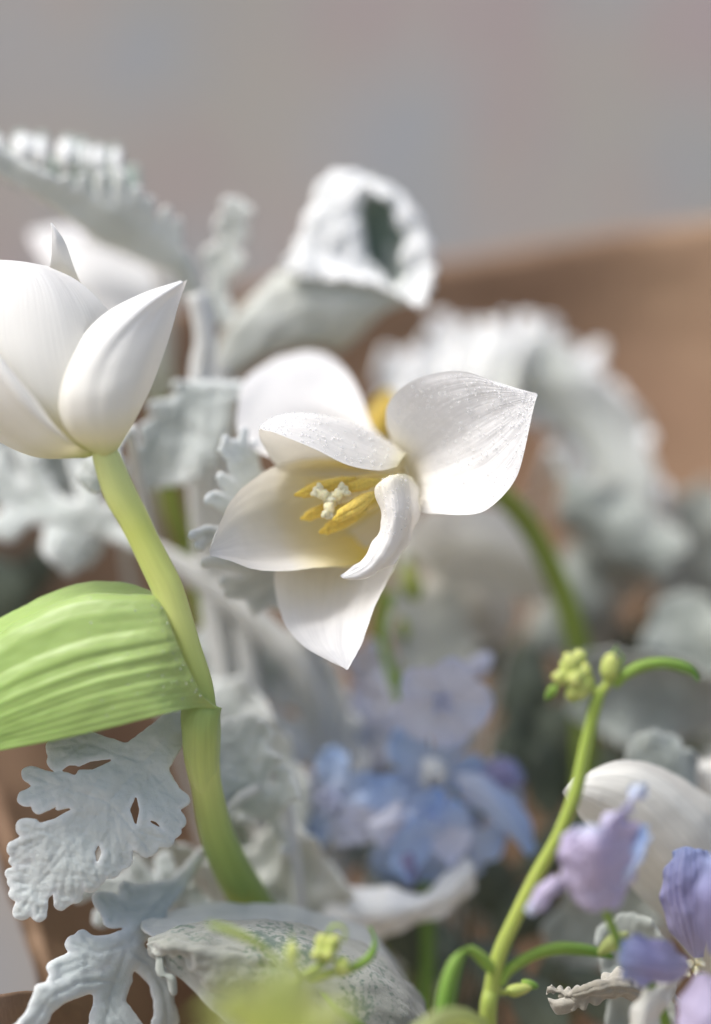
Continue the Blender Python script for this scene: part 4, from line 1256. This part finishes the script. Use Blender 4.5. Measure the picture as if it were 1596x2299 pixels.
DA = thing('delphinium', 'spray of soft blue delphinium blossoms, blurred, below the open tulip', 'flower', (950, 5300, -640))
tube('stem', [(880, 1330, -620, 8), (860, 1420, -610, 10), (880, 1520, -600, 12), (930, 1660, -590, 13), (950, 1830, -600, 14), (960, 2200, -600, 16), (930, 3400, -620, 18), (900, 5400, -640, 18)], M_thin, DA, 10, 60)
tube('side_stem', [(880, 1520, -600, 9), (930, 1530, -590, 8), (975, 1560, -570, 7)], M_thin, DA, 8, 12)
tube('side_stem', [(940, 1760, -590, 10), (1040, 1790, -540, 8), (1090, 1830, -520, 8)], M_thin, DA, 8, 12)
blob('bud', (925, 1310, -650), 26, (-.2, -1, 0), 44, M_bud, DA)
blob('bud', (905, 1410, -640), 16, (-.2, -1, 0), 30, M_bud, DA)
blob('bud', (870, 1350, -640), 14, (-.2, -1, 0), 26, M_thin, DA)
floret(DA, (990, 1572, -400), 104, (.1, .35, 1), .4, [M_pale], 3, spur=(60, -50, 0), bee=M_pale, wid=.5)
sheet('petal', [[(980, 1530, -520), (985, 1550, -510), (990, 1570, -510)], [(1040, 1486, -500), (1045, 1510, -480), (1050, 1535, -500)], [(1085, 1462, -490), (1092, 1485, -480), (1090, 1515, -490)], [(1104, 1466, -490), (1108, 1476, -490), (1106, 1488, -490)]], M_pale, DA, 16, 12, .0004, wrinkle=4)
floret(DA, (855, 1580, -640), 85, (-.6, .2, 1), 1.4, [M_pale], 5, bee=False, wid=.4)
floret(DA, (830, 1490, -680), 60, (-.3, .5, 1), .2, [M_pale], 6, bee=False)
floret(DA, (972, 1735, -500), 140, (.1, .15, 1), .5, [M_blue, M_blue, M_pale], 8, cup=.1, wid=.34, bee=M_white_felt)
floret(DA, (900, 1840, -480), 130, (-.1, .5, 1), .9, [M_blue, M_pale], 9, cup=.5, bee=False, wid=.36)
sheet('petal', [[(1020, 1735, -470), (1030, 1760, -460), (1035, 1790, -470)], [(1090, 1740, -450), (1095, 1785, -420), (1090, 1830, -440)], [(1150, 1790, -440), (1140, 1830, -410), (1130, 1860, -430)], [(1195, 1850, -440), (1180, 1880, -420), (1165, 1900, -430)], [(1205, 1905, -440), (1195, 1915, -436), (1185, 1920, -440)]], M_blue, DA, 24, 16, .0004, wrinkle=5, frill=(2, 5))
sheet('petal', [[(1060, 1745, -500), (1070, 1760, -500), (1085, 1775, -500)], [(1110, 1708, -500), (1125, 1730, -480), (1135, 1770, -490)], [(1150, 1705, -500), (1160, 1735, -480), (1165, 1765, -490)], [(1172, 1730, -500), (1176, 1745, -496), (1176, 1758, -500)]], M_viol, DA, 16, 12, .0004, wrinkle=5)
floret(DA, (1010, 1890, -460), 110, (.2, .6, 1), 2.6, [M_blue], 10, cup=.5, bee=False, wid=.4)
floret(DA, (850, 1650, -640), 90, (-.2, .3, 1), .8, [M_pale, M_blue], 15, bee=False, wid=.42)
floret(DA, (748, 1795, -520), 120, (-.4, .1, 1), 1.3, [M_blue, M_pale], 12, cup=.15, wid=.36, bee=M_pale)
floret(DA, (1090, 1800, -560), 100, (.6, .2, 1), .3, [M_pale, M_blue], 14, cup=.3, wid=.36, bee=False)
for q_, (xa, xb, ye, m_) in enumerate(((900, 868, 1900, M_pale), (940, 915, 1975, M_blue), (1000, 1010, 1945, M_pale))):
    sheet('petal', [[(xa - 14, 1790, -450), (xa, 1785, -440), (xa + 14, 1790, -450)], [((xa + xb) / 2 - 50, 1845, -430), ((xa + xb) / 2, 1840, -380 - 20 * q_), ((xa + xb) / 2 + 50, 1850, -430)],
                    [(xb - 42, ye - 40, -420), (xb, ye - 36, -390 - 20 * q_), (xb + 42, ye - 46, -420)], [(xb - 6, ye, -420), (xb, ye + 2, -410), (xb + 6, ye, -420)]], m_, DA, 22, 14, .0004, wrinkle=5, frill=(2, 5), seed=q_)
sheet('petal', [[(900, 1890, -440), (925, 1880, -430), (950, 1890, -440)], [(888, 1930, -430), (918, 1930, -400), (950, 1930, -430)], [(895, 1965, -430), (918, 1970, -410), (940, 1965, -430)], [(910, 1988, -430), (918, 1990, -426), (926, 1988, -430)]], M_viol, DA, 16, 12, .0004, wrinkle=4)
blob('bud', (1010, 1660, -560), 18, (.2, -1, 0), 40, M_thin, DA)
blob('bud', (928, 1640, -560), 13, (.1, 1, 0), 34, M_thin, DA)

blob('centre_petal', (976, 1728, -440), 30, (.1, 0, 1), 34, M_white_felt, DA, lump=.5)

# lilac blossom, right, in front
DB = thing('delphinium', 'lilac blossom with pale blue edges in front of the cream tulip petals', 'flower', (1340, 1990, 280))
sheet('petal', [
    [(1290, 2030, 330), (1330, 2046, 340), (1375, 2040, 330), (1410, 2010, 310)],
    [(1262, 1985, 340), (1320, 1985, 362), (1385, 1985, 335), (1432, 1965, 320)],
    [(1256, 1930, 340), (1320, 1925, 376), (1390, 1925, 342), (1442, 1915, 330)],
    [(1275, 1878, 340), (1330, 1885, 370), (1390, 1870, 344), (1432, 1860, 330)],
    [(1330, 1870, 330), (1355, 1850, 366), (1385, 1830, 366), (1412, 1825, 320)],
    [(1385, 1825, 320), (1400, 1812, 340), (1414, 1802, 340), (1428, 1805, 316)],
    [(1430, 1766, 314), (1440, 1760, 322), (1452, 1758, 322), (1462, 1766, 314)],
], M_purp, DB, 70, 50, .0004, wrinkle=11, frill=(5, 11), ridge=(3, 3), seed=2)
sheet('petal', [
    [(1310, 1990, 366), (1330, 2000, 374), (1350, 1990, 370)],
    [(1288, 1930, 392), (1330, 1935, 420), (1372, 1925, 392)],
    [(1282, 1885, 396), (1326, 1880, 426), (1366, 1878, 396)],
    [(1300, 1856, 392), (1324, 1850, 410), (1350, 1856, 392)],
], M_purp, DB, 36, 30, .0004, wrinkle=9, frill=(4, 9), ridge=(2, 3), seed=6)
sheet('petal', [
    [(1380, 2000, 320), (1400, 1990, 330), (1420, 1970, 320)],
    [(1410, 1950, 330), (1436, 1930, 344), (1450, 1900, 330)],
    [(1420, 1900, 330), (1444, 1885, 340), (1456, 1866, 330)],
    [(1425, 1862, 326), (1438, 1854, 330), (1450, 1850, 326)],
], M_blue, DB, 30, 24, .0004, wrinkle=7, frill=(3, 8), seed=9)
sheet('petal', [
    [(1268, 1990, 320), (1258, 1975, 326), (1244, 1962, 320)],
    [(1246, 2014, 330), (1232, 1998, 346), (1214, 1982, 330)],
    [(1222, 2040, 330), (1206, 2026, 344), (1192, 2014, 330)],
    [(1196, 2058, 330), (1186, 2052, 336), (1180, 2044, 330)],
], M_purp, DB, 22, 14, .0004, wrinkle=4, frill=(2, 4))
sheet('petal', [
    [(1300, 1920, 330), (1285, 1935, 335), (1270, 1950, 330)],
    [(1296, 1880, 335), (1275, 1895, 356), (1252, 1920, 335)],
    [(1300, 1862, 335), (1282, 1866, 346), (1262, 1884, 335)],
    [(1296, 1856, 334), (1288, 1857, 336), (1278, 1862, 334)],
], M_purp, DB, 20, 14, .0004, wrinkle=4, frill=(2, 4))
tube('stem', [(1345, 2010, 290, 9), (1390, 2120, 250, 10), (1500, 2400, 130, 12), (1350, 3400, -300, 14), (950, 5400, -500, 14)], M_thin, DB, 8, 30)

# violet blossoms, bottom right
DV = thing('delphinium', 'violet blue crinkled blossoms cut off by the bottom right corner', 'flower', (1640, 2350, 0))
VC = (1560, 2150, 70)
sheet('petal', [
    [(1545, 2140, 80), (1560, 2150, 86), (1580, 2150, 80)],
    [(1500, 2080, 100), (1545, 2070, 136), (1590, 2070, 110)],
    [(1482, 2020, 110), (1535, 2010, 140), (1600, 2010, 120)],
    [(1488, 1965, 110), (1535, 1950, 134), (1600, 1950, 116)],
    [(1505, 1925, 104), (1540, 1905, 116), (1590, 1915, 106)],
    [(1520, 1908, 96), (1538, 1902, 100), (1560, 1905, 96)],
], M_viol, DV, 44, 40, .0004, wrinkle=6, ridge=(4, 4), frill=(4, 7), seed=4)
sheet('petal', [
    [(1590, 2140, 220), (1605, 2150, 230), (1625, 2150, 220)],
    [(1560, 2050, 270), (1610, 2040, 300), (1660, 2050, 270)],
    [(1570, 1960, 280), (1620, 1950, 310), (1670, 1960, 280)],
    [(1600, 1905, 270), (1630, 1895, 280), (1660, 1900, 270)],
], M_viol, DV, 30, 26, .0004, wrinkle=6, ridge=(3, 4), frill=(3, 7), seed=5)
sheet('petal', [
    [(1545, 2150, 220), (1550, 2170, 226), (1545, 2190, 220)],
    [(1480, 2110, 260), (1480, 2160, 290), (1470, 2215, 260)],
    [(1420, 2100, 270), (1415, 2150, 300), (1415, 2205, 270)],
    [(1390, 2120, 260), (1388, 2150, 270), (1392, 2180, 260)],
], M_viol, DV, 30, 26, .0004, wrinkle=7, ridge=(3, 4), frill=(3, 8), seed=6)
sheet('petal', [
    [(1560, 2190, 250), (1580, 2185, 256), (1600, 2190, 250)],
    [(1520, 2260, 310), (1580, 2260, 340), (1640, 2250, 310)],
    [(1530, 2340, 330), (1590, 2350, 350), (1650, 2330, 330)],
    [(1560, 2390, 320), (1590, 2400, 326), (1620, 2390, 320)],
], M_purp, DV, 30, 26, .0004, wrinkle=7, ridge=(3, 4), frill=(3, 8), seed=7)
sheet('petal', [
    [(1540, 2180, 190), (1520, 2190, 196), (1510, 2200, 190)],
    [(1500, 2250, 210), (1460, 2240, 230), (1440, 2230, 210)],
    [(1480, 2320, 210), (1440, 2310, 230), (1410, 2290, 210)],
    [(1470, 2360, 200), (1440, 2360, 210), (1420, 2340, 200)],
], M_cream, DV, 26, 20, .0004, wrinkle=7, frill=(3, 8), seed=8)
for i, (x, y) in enumerate(((1548, 2165), (1562, 2178), (1540, 2182), (1572, 2160))):
    blob('centre_petal', (x, y, 84), 9, (.3 * (i - 1), .4, 1), 16, M_stig, DV, lump=.5)
tube('stem', [(1570, 2190, 80, 12), (1620, 2400, 10, 14), (1400, 3400, -350, 16), (960, 5400, -520, 16)], M_thin, DV, 8, 30)

# ------------------------------------------------------------------ budded green sprigs
BS = thing('bud_sprig', 'slender green stem with lime flower buds and a thin arching leaf, right', 'sprig', (980, 5300, -400), 'budded green sprigs')
tube('stem', [(1346, 1555, 240, 13), (1332, 1600, 238, 14), (1312, 1690, 234, 14), (1290, 1785, 230, 15), (1252, 1880, 222, 15), (1205, 1965, 214, 16), (1160, 2055, 204, 16), (1122, 2140, 194, 17), (1104, 2220, 184, 18), (1094, 2320, 170, 19),
              (1090, 2800, -60, 20), (1010, 5400, -440, 22)], M_slim, BS, 16, 110)
for (x, y, z, r, l, ax) in ((1282, 1492, 240, 22, 26, (-.3, -1, .3)), (1300, 1478, 230, 18, 20, (0, -1, 0)), (1262, 1520, 248, 19, 22, (-1, 0, .3)), (1292, 1524, 258, 20, 24, (-.5, .2, 1)), (1312, 1510, 240, 17, 22, (.1, -1, 0)),
                          (1310, 1545, 250, 18, 24, (-.5, .8, .3)), (1288, 1552, 246, 17, 22, (-.5, 1, 0)), (1322, 1532, 230, 15, 20, (0, -1, 0)), (1272, 1500, 220, 15, 20, (-.5, -1, 0))):
    blob('bud', (x, y, z), r, ax, l, M_bud, BS, lump=.25, grooves=3)
sheet('bract', [[(1258, 1535, 240), (1252, 1548, 244), (1250, 1556, 240)], [(1236, 1540, 240), (1232, 1552, 244), (1238, 1566, 240)], [(1224, 1562, 238), (1223, 1566, 239), (1226, 1572, 238)]], M_thin, BS, 14, 8, .0004)
tube('bud_stalk', [(1346, 1556, 240, 12), (1330, 1548, 240, 9), (1312, 1536, 240, 8)], M_slim, BS, 10, 12)
tube('bud_stalk', [(1344, 1560, 240, 11), (1360, 1540, 242, 10), (1369, 1520, 242, 9)], M_slim, BS, 10, 12)
blob('bud', (1370, 1498, 242), 22, (.05, -1, .1), 32, M_bud, BS, lump=.1, grooves=3)
tube('bud_tip', [(1372, 1472, 242, 5), (1380, 1460, 240, 2.5), (1386, 1450, 238, 1.2)], M_thin, BS, 6, 10)
tube('bud_tip', [(1388, 1500, 240, 4), (1398, 1478, 240, 2.5), (1388, 1462, 240, 1.2)], M_thin, BS, 6, 10)
sheet('leaf', [
    [(1372, 1532, 238), (1378, 1540, 246), (1384, 1546, 238)],
    [(1396, 1506, 236), (1402, 1516, 246), (1408, 1524, 236)],
    [(1440, 1484, 230), (1442, 1494, 242), (1446, 1506, 230)],
    [(1490, 1478, 220), (1490, 1488, 232), (1490, 1500, 220)],
    [(1535, 1486, 210), (1532, 1496, 220), (1528, 1508, 210)],
    [(1560, 1502, 204), (1556, 1508, 210), (1552, 1516, 204)],
    [(1570, 1526, 200), (1568, 1528, 201), (1565, 1530, 200)],
], M_thin, BS, 40, 12, .0005)
sheet('leaf', [   # bent strap, left
    [(1104, 2190, 200), (1108, 2180, 212), (1112, 2170, 200)],
    [(1078, 2166, 220), (1084, 2154, 230), (1090, 2142, 220)],
    [(1050, 2140, 240), (1054, 2130, 248), (1058, 2124, 236)],
    [(1016, 2148, 260), (1030, 2142, 270), (1046, 2140, 256)],
    [(990, 2200, 270), (1008, 2200, 284), (1028, 2202, 268)],
    [(976, 2270, 270), (996, 2272, 286), (1018, 2276, 270)],
    [(966, 2380, 260), (986, 2380, 274), (1006, 2382, 260)],
], M_thin, BS, 44, 12, .0005)
sheet('leaf', [   # long strap, right
    [(1112, 2205, 190), (1122, 2212, 198), (1132, 2216, 190)],
    [(1136, 2168, 186), (1142, 2178, 196), (1148, 2188, 186)],
    [(1190, 2134, 180), (1194, 2144, 190), (1198, 2156, 180)],
    [(1250, 2116, 170), (1252, 2128, 182), (1254, 2142, 170)],
    [(1310, 2120, 160), (1310, 2130, 170), (1310, 2144, 160)],
    [(1352, 2132, 152), (1350, 2138, 158), (1348, 2148, 152)],
    [(1378, 2146, 150), (1376, 2149, 152), (1374, 2152, 150)],
], M_thin, BS, 40, 12, .0005)
sheet('leaf', [
    [(1338, 2138, 160), (1342, 2142, 164), (1346, 2146, 160)],
    [(1354, 2110, 166), (1366, 2122, 174), (1376, 2136, 166)],
    [(1376, 2094, 166), (1388, 2106, 174), (1396, 2122, 166)],
    [(1408, 2090, 160), (1410, 2094, 162), (1412, 2100, 160)],
], M_lime, BS, 18, 12, .0005)
sheet('leaf', [
    [(1095, 2290, 210), (1098, 2310, 220), (1100, 2330, 210)],
    [(1040, 2262, 320), (1044, 2282, 334), (1046, 2306, 320)],
    [(980, 2268, 420), (984, 2290, 434), (988, 2316, 420)],
    [(920, 2310, 470), (926, 2330, 480), (932, 2350, 470)],
], M_lime, BS, 24, 12, .0005)
blob('bud', (1164, 2222, 130), 15, (1, -.2, 0), 30, M_bud, BS, grooves=3)
blob('bud', (1190, 2210, 120), 10, (1, .3, 0), 20, M_thin, BS)
tube('bud_stalk', [(1108, 2220, 180, 8), (1130, 2228, 150, 7), (1148, 2224, 134, 6)], M_slim, BS, 8, 10)

FS = thing('bud_sprig', 'small sprig of lime buds and wiry leaves in front of the woolly leaf', 'sprig', (640, 2600, 260), 'budded green sprigs')
for (x, y, z, r, l, ax) in ((726, 2118, 250, 20, 25, (-.3, -1, .3)), (746, 2120, 262, 16, 24, (.4, -1, .2)), (716, 2140, 262, 15, 20, (-.6, .4, .6)), (768, 2170, 262, 17, 21, (.5, .8, .3)), (738, 2142, 272, 15, 18, (0, 0, 1)), (656, 2140, 330, 16, 24, (0, -1, .2))):
    blob('bud', (x, y, z), r, ax, l, M_bud, FS, lump=.25, grooves=3)
tube('stem', [(742, 2150, 254, 8), (710, 2172, 258, 8), (672, 2200, 264, 9), (650, 2250, 268, 10), (630, 2330, 270, 11), (640, 2900, 120, 14), (760, 5400, -460, 16)], M_slim, FS, 10, 50)
tube('side_stem', [(680, 2190, 262, 7), (650, 2150, 320, 5), (656, 2120, 330, 3), (652, 2095, 334, 2)], M_slim, FS, 8, 20)
sheet('leaf', [
    [(662, 2206, 280), (666, 2212, 284), (670, 2218, 280)],
    [(630, 2160, 320), (634, 2170, 326), (640, 2180, 320)],
    [(580, 2112, 350), (584, 2122, 356), (590, 2134, 350)],
    [(520, 2082, 370), (522, 2092, 376), (526, 2104, 370)],
    [(466, 2070, 380), (467, 2074, 382), (468, 2078, 380)],
], M_slim, FS, 30, 8, .0004)
tube('tendril', [(735, 2100, 262, 3.5), (745, 2080, 262, 3.5), (765, 2078, 262, 3.2), (776, 2094, 262, 3), (770, 2116, 262, 2)], M_slim, FS, 7, 24)
sheet('leaf', [
    [(755, 2182, 250), (758, 2188, 254), (760, 2194, 250)],
    [(790, 2164, 240), (794, 2172, 246), (798, 2180, 240)],
    [(822, 2144, 232), (828, 2150, 238), (836, 2154, 232)],
    [(838, 2112, 226), (842, 2114, 228), (846, 2118, 226)],
    [(828, 2080, 222), (831, 2080, 223), (834, 2081, 222)],
], M_thin, FS, 28, 8, .0004)
sheet('leaf', [
    [(690, 2196, 260), (694, 2200, 264), (698, 2204, 260)],
    [(716, 2180, 258), (720, 2190, 262), (722, 2200, 258)],
    [(756, 2172, 250), (756, 2180, 254), (754, 2188, 250)],
], M_slim, FS, 16, 8, .0004)
sheet('leaf', [
    [(722, 2226, 200), (725, 2228, 202), (728, 2230, 200)],
    [(738, 2246, 206), (746, 2250, 212), (752, 2250, 206)],
    [(764, 2280, 206), (776, 2282, 214), (786, 2276, 206)],
    [(800, 2312, 200), (812, 2312, 208), (822, 2304, 200)],
    [(850, 2380, 180), (860, 2380, 186), (870, 2374, 180)],
], M_thin, FS, 26, 10, .0005)

# out-of-focus young leaves close to the lens
NL = thing('young_sprig', 'soft lime green young leaves very close to the lens at the bottom', 'sprig', (600, 2900, 900))
for rw in (
    [[(640, 2420, 900), (660, 2420, 920), (680, 2420, 900)], [(540, 2330, 980), (570, 2290, 1010), (600, 2250, 980)], [(470, 2290, 1040), (500, 2240, 1070), (530, 2200, 1040)], [(430, 2300, 1060), (440, 2285, 1070), (455, 2270, 1060)]],
    [[(640, 2420, 900), (660, 2420, 920), (680, 2420, 900)], [(600, 2270, 960), (640, 2260, 990), (680, 2250, 960)], [(600, 2190, 990), (645, 2180, 1010), (690, 2190, 990)], [(640, 2150, 990), (650, 2148, 996), (664, 2152, 990)]],
    [[(640, 2420, 900), (660, 2420, 920), (680, 2420, 900)], [(700, 2290, 900), (720, 2320, 930), (740, 2350, 900)], [(760, 2260, 900), (770, 2280, 920), (780, 2300, 900)], [(800, 2250, 900), (806, 2258, 904), (810, 2266, 900)]],
    [[(640, 2420, 900), (660, 2420, 920), (680, 2420, 900)], [(560, 2300, 1250), (590, 2285, 1290), (620, 2270, 1250)], [(520, 2240, 1330), (550, 2222, 1350), (590, 2205, 1330)], [(505, 2190, 1350), (530, 2180, 1355), (560, 2170, 1350)]],
    [[(640, 2420, 900), (660, 2420, 920), (680, 2420, 900)], [(660, 2320, 1250), (690, 2310, 1290), (730, 2300, 1250)], [(680, 2250, 1330), (715, 2240, 1350), (750, 2240, 1330)], [(705, 2205, 1350), (725, 2200, 1355), (745, 2205, 1350)]],
    [[(600, 2440, 1000), (620, 2440, 1020), (640, 2440, 1000)], [(480, 2400, 1080), (490, 2370, 1100), (500, 2340, 1080)], [(420, 2390, 1100), (425, 2370, 1110), (430, 2350, 1100)]]):
    sheet('leaf', rw, M_lime, NL, 20, 12, .0005)
tube('stem', [(655, 2400, 910, 10), (660, 2500, 880, 12), (700, 3200, 500, 14), (760, 5400, -380, 16)], M_slim, NL, 8, 30)

# ------------------------------------------------------------------ dark leaves added to stand in for shade in the heart of the bouquet
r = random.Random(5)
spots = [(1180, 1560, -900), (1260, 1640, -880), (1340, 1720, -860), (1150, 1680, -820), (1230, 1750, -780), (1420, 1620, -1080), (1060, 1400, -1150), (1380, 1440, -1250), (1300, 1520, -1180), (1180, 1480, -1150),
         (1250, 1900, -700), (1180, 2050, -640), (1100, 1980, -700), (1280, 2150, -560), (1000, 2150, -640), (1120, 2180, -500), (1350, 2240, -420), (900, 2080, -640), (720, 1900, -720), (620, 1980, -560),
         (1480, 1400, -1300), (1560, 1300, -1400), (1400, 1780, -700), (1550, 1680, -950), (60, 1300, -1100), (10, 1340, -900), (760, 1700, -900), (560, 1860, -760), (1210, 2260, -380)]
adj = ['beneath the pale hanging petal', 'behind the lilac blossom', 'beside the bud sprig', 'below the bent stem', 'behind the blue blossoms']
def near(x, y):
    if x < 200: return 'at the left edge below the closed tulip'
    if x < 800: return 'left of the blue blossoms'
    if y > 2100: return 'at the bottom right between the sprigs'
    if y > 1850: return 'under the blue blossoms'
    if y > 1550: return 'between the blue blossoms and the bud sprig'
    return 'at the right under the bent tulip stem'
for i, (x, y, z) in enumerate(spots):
    t = thing('shade_fill_leaf', 'dark filler leaf added to stand in for shade ' + near(x, y), 'leaf', (x, y + 90, z), 'added shade-filling leaves ' + near(x, y))
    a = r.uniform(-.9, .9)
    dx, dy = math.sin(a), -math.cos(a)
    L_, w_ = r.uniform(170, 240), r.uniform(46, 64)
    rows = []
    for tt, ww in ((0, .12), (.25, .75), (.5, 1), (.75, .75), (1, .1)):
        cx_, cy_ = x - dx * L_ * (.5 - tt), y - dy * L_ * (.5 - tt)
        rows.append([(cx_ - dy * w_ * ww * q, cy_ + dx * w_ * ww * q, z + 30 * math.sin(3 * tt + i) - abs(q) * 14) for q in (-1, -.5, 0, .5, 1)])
    sheet('blade', rows, M_shade_fill, t, 20, 12, .0004, wrinkle=6, seed=i)
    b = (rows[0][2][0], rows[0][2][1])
    tube('stalk', [(b[0], b[1], z, 6), (b[0] + (800 - b[0]) * .3, b[1] + 500, z * .9 - 80, 7), (800 + (b[0] - 800) * .15, 5400, -640, 8)], M_shade_fill, t, 6, 16)

for o in bpy.data.objects:
    if '_base' in o:
        del o['_base']
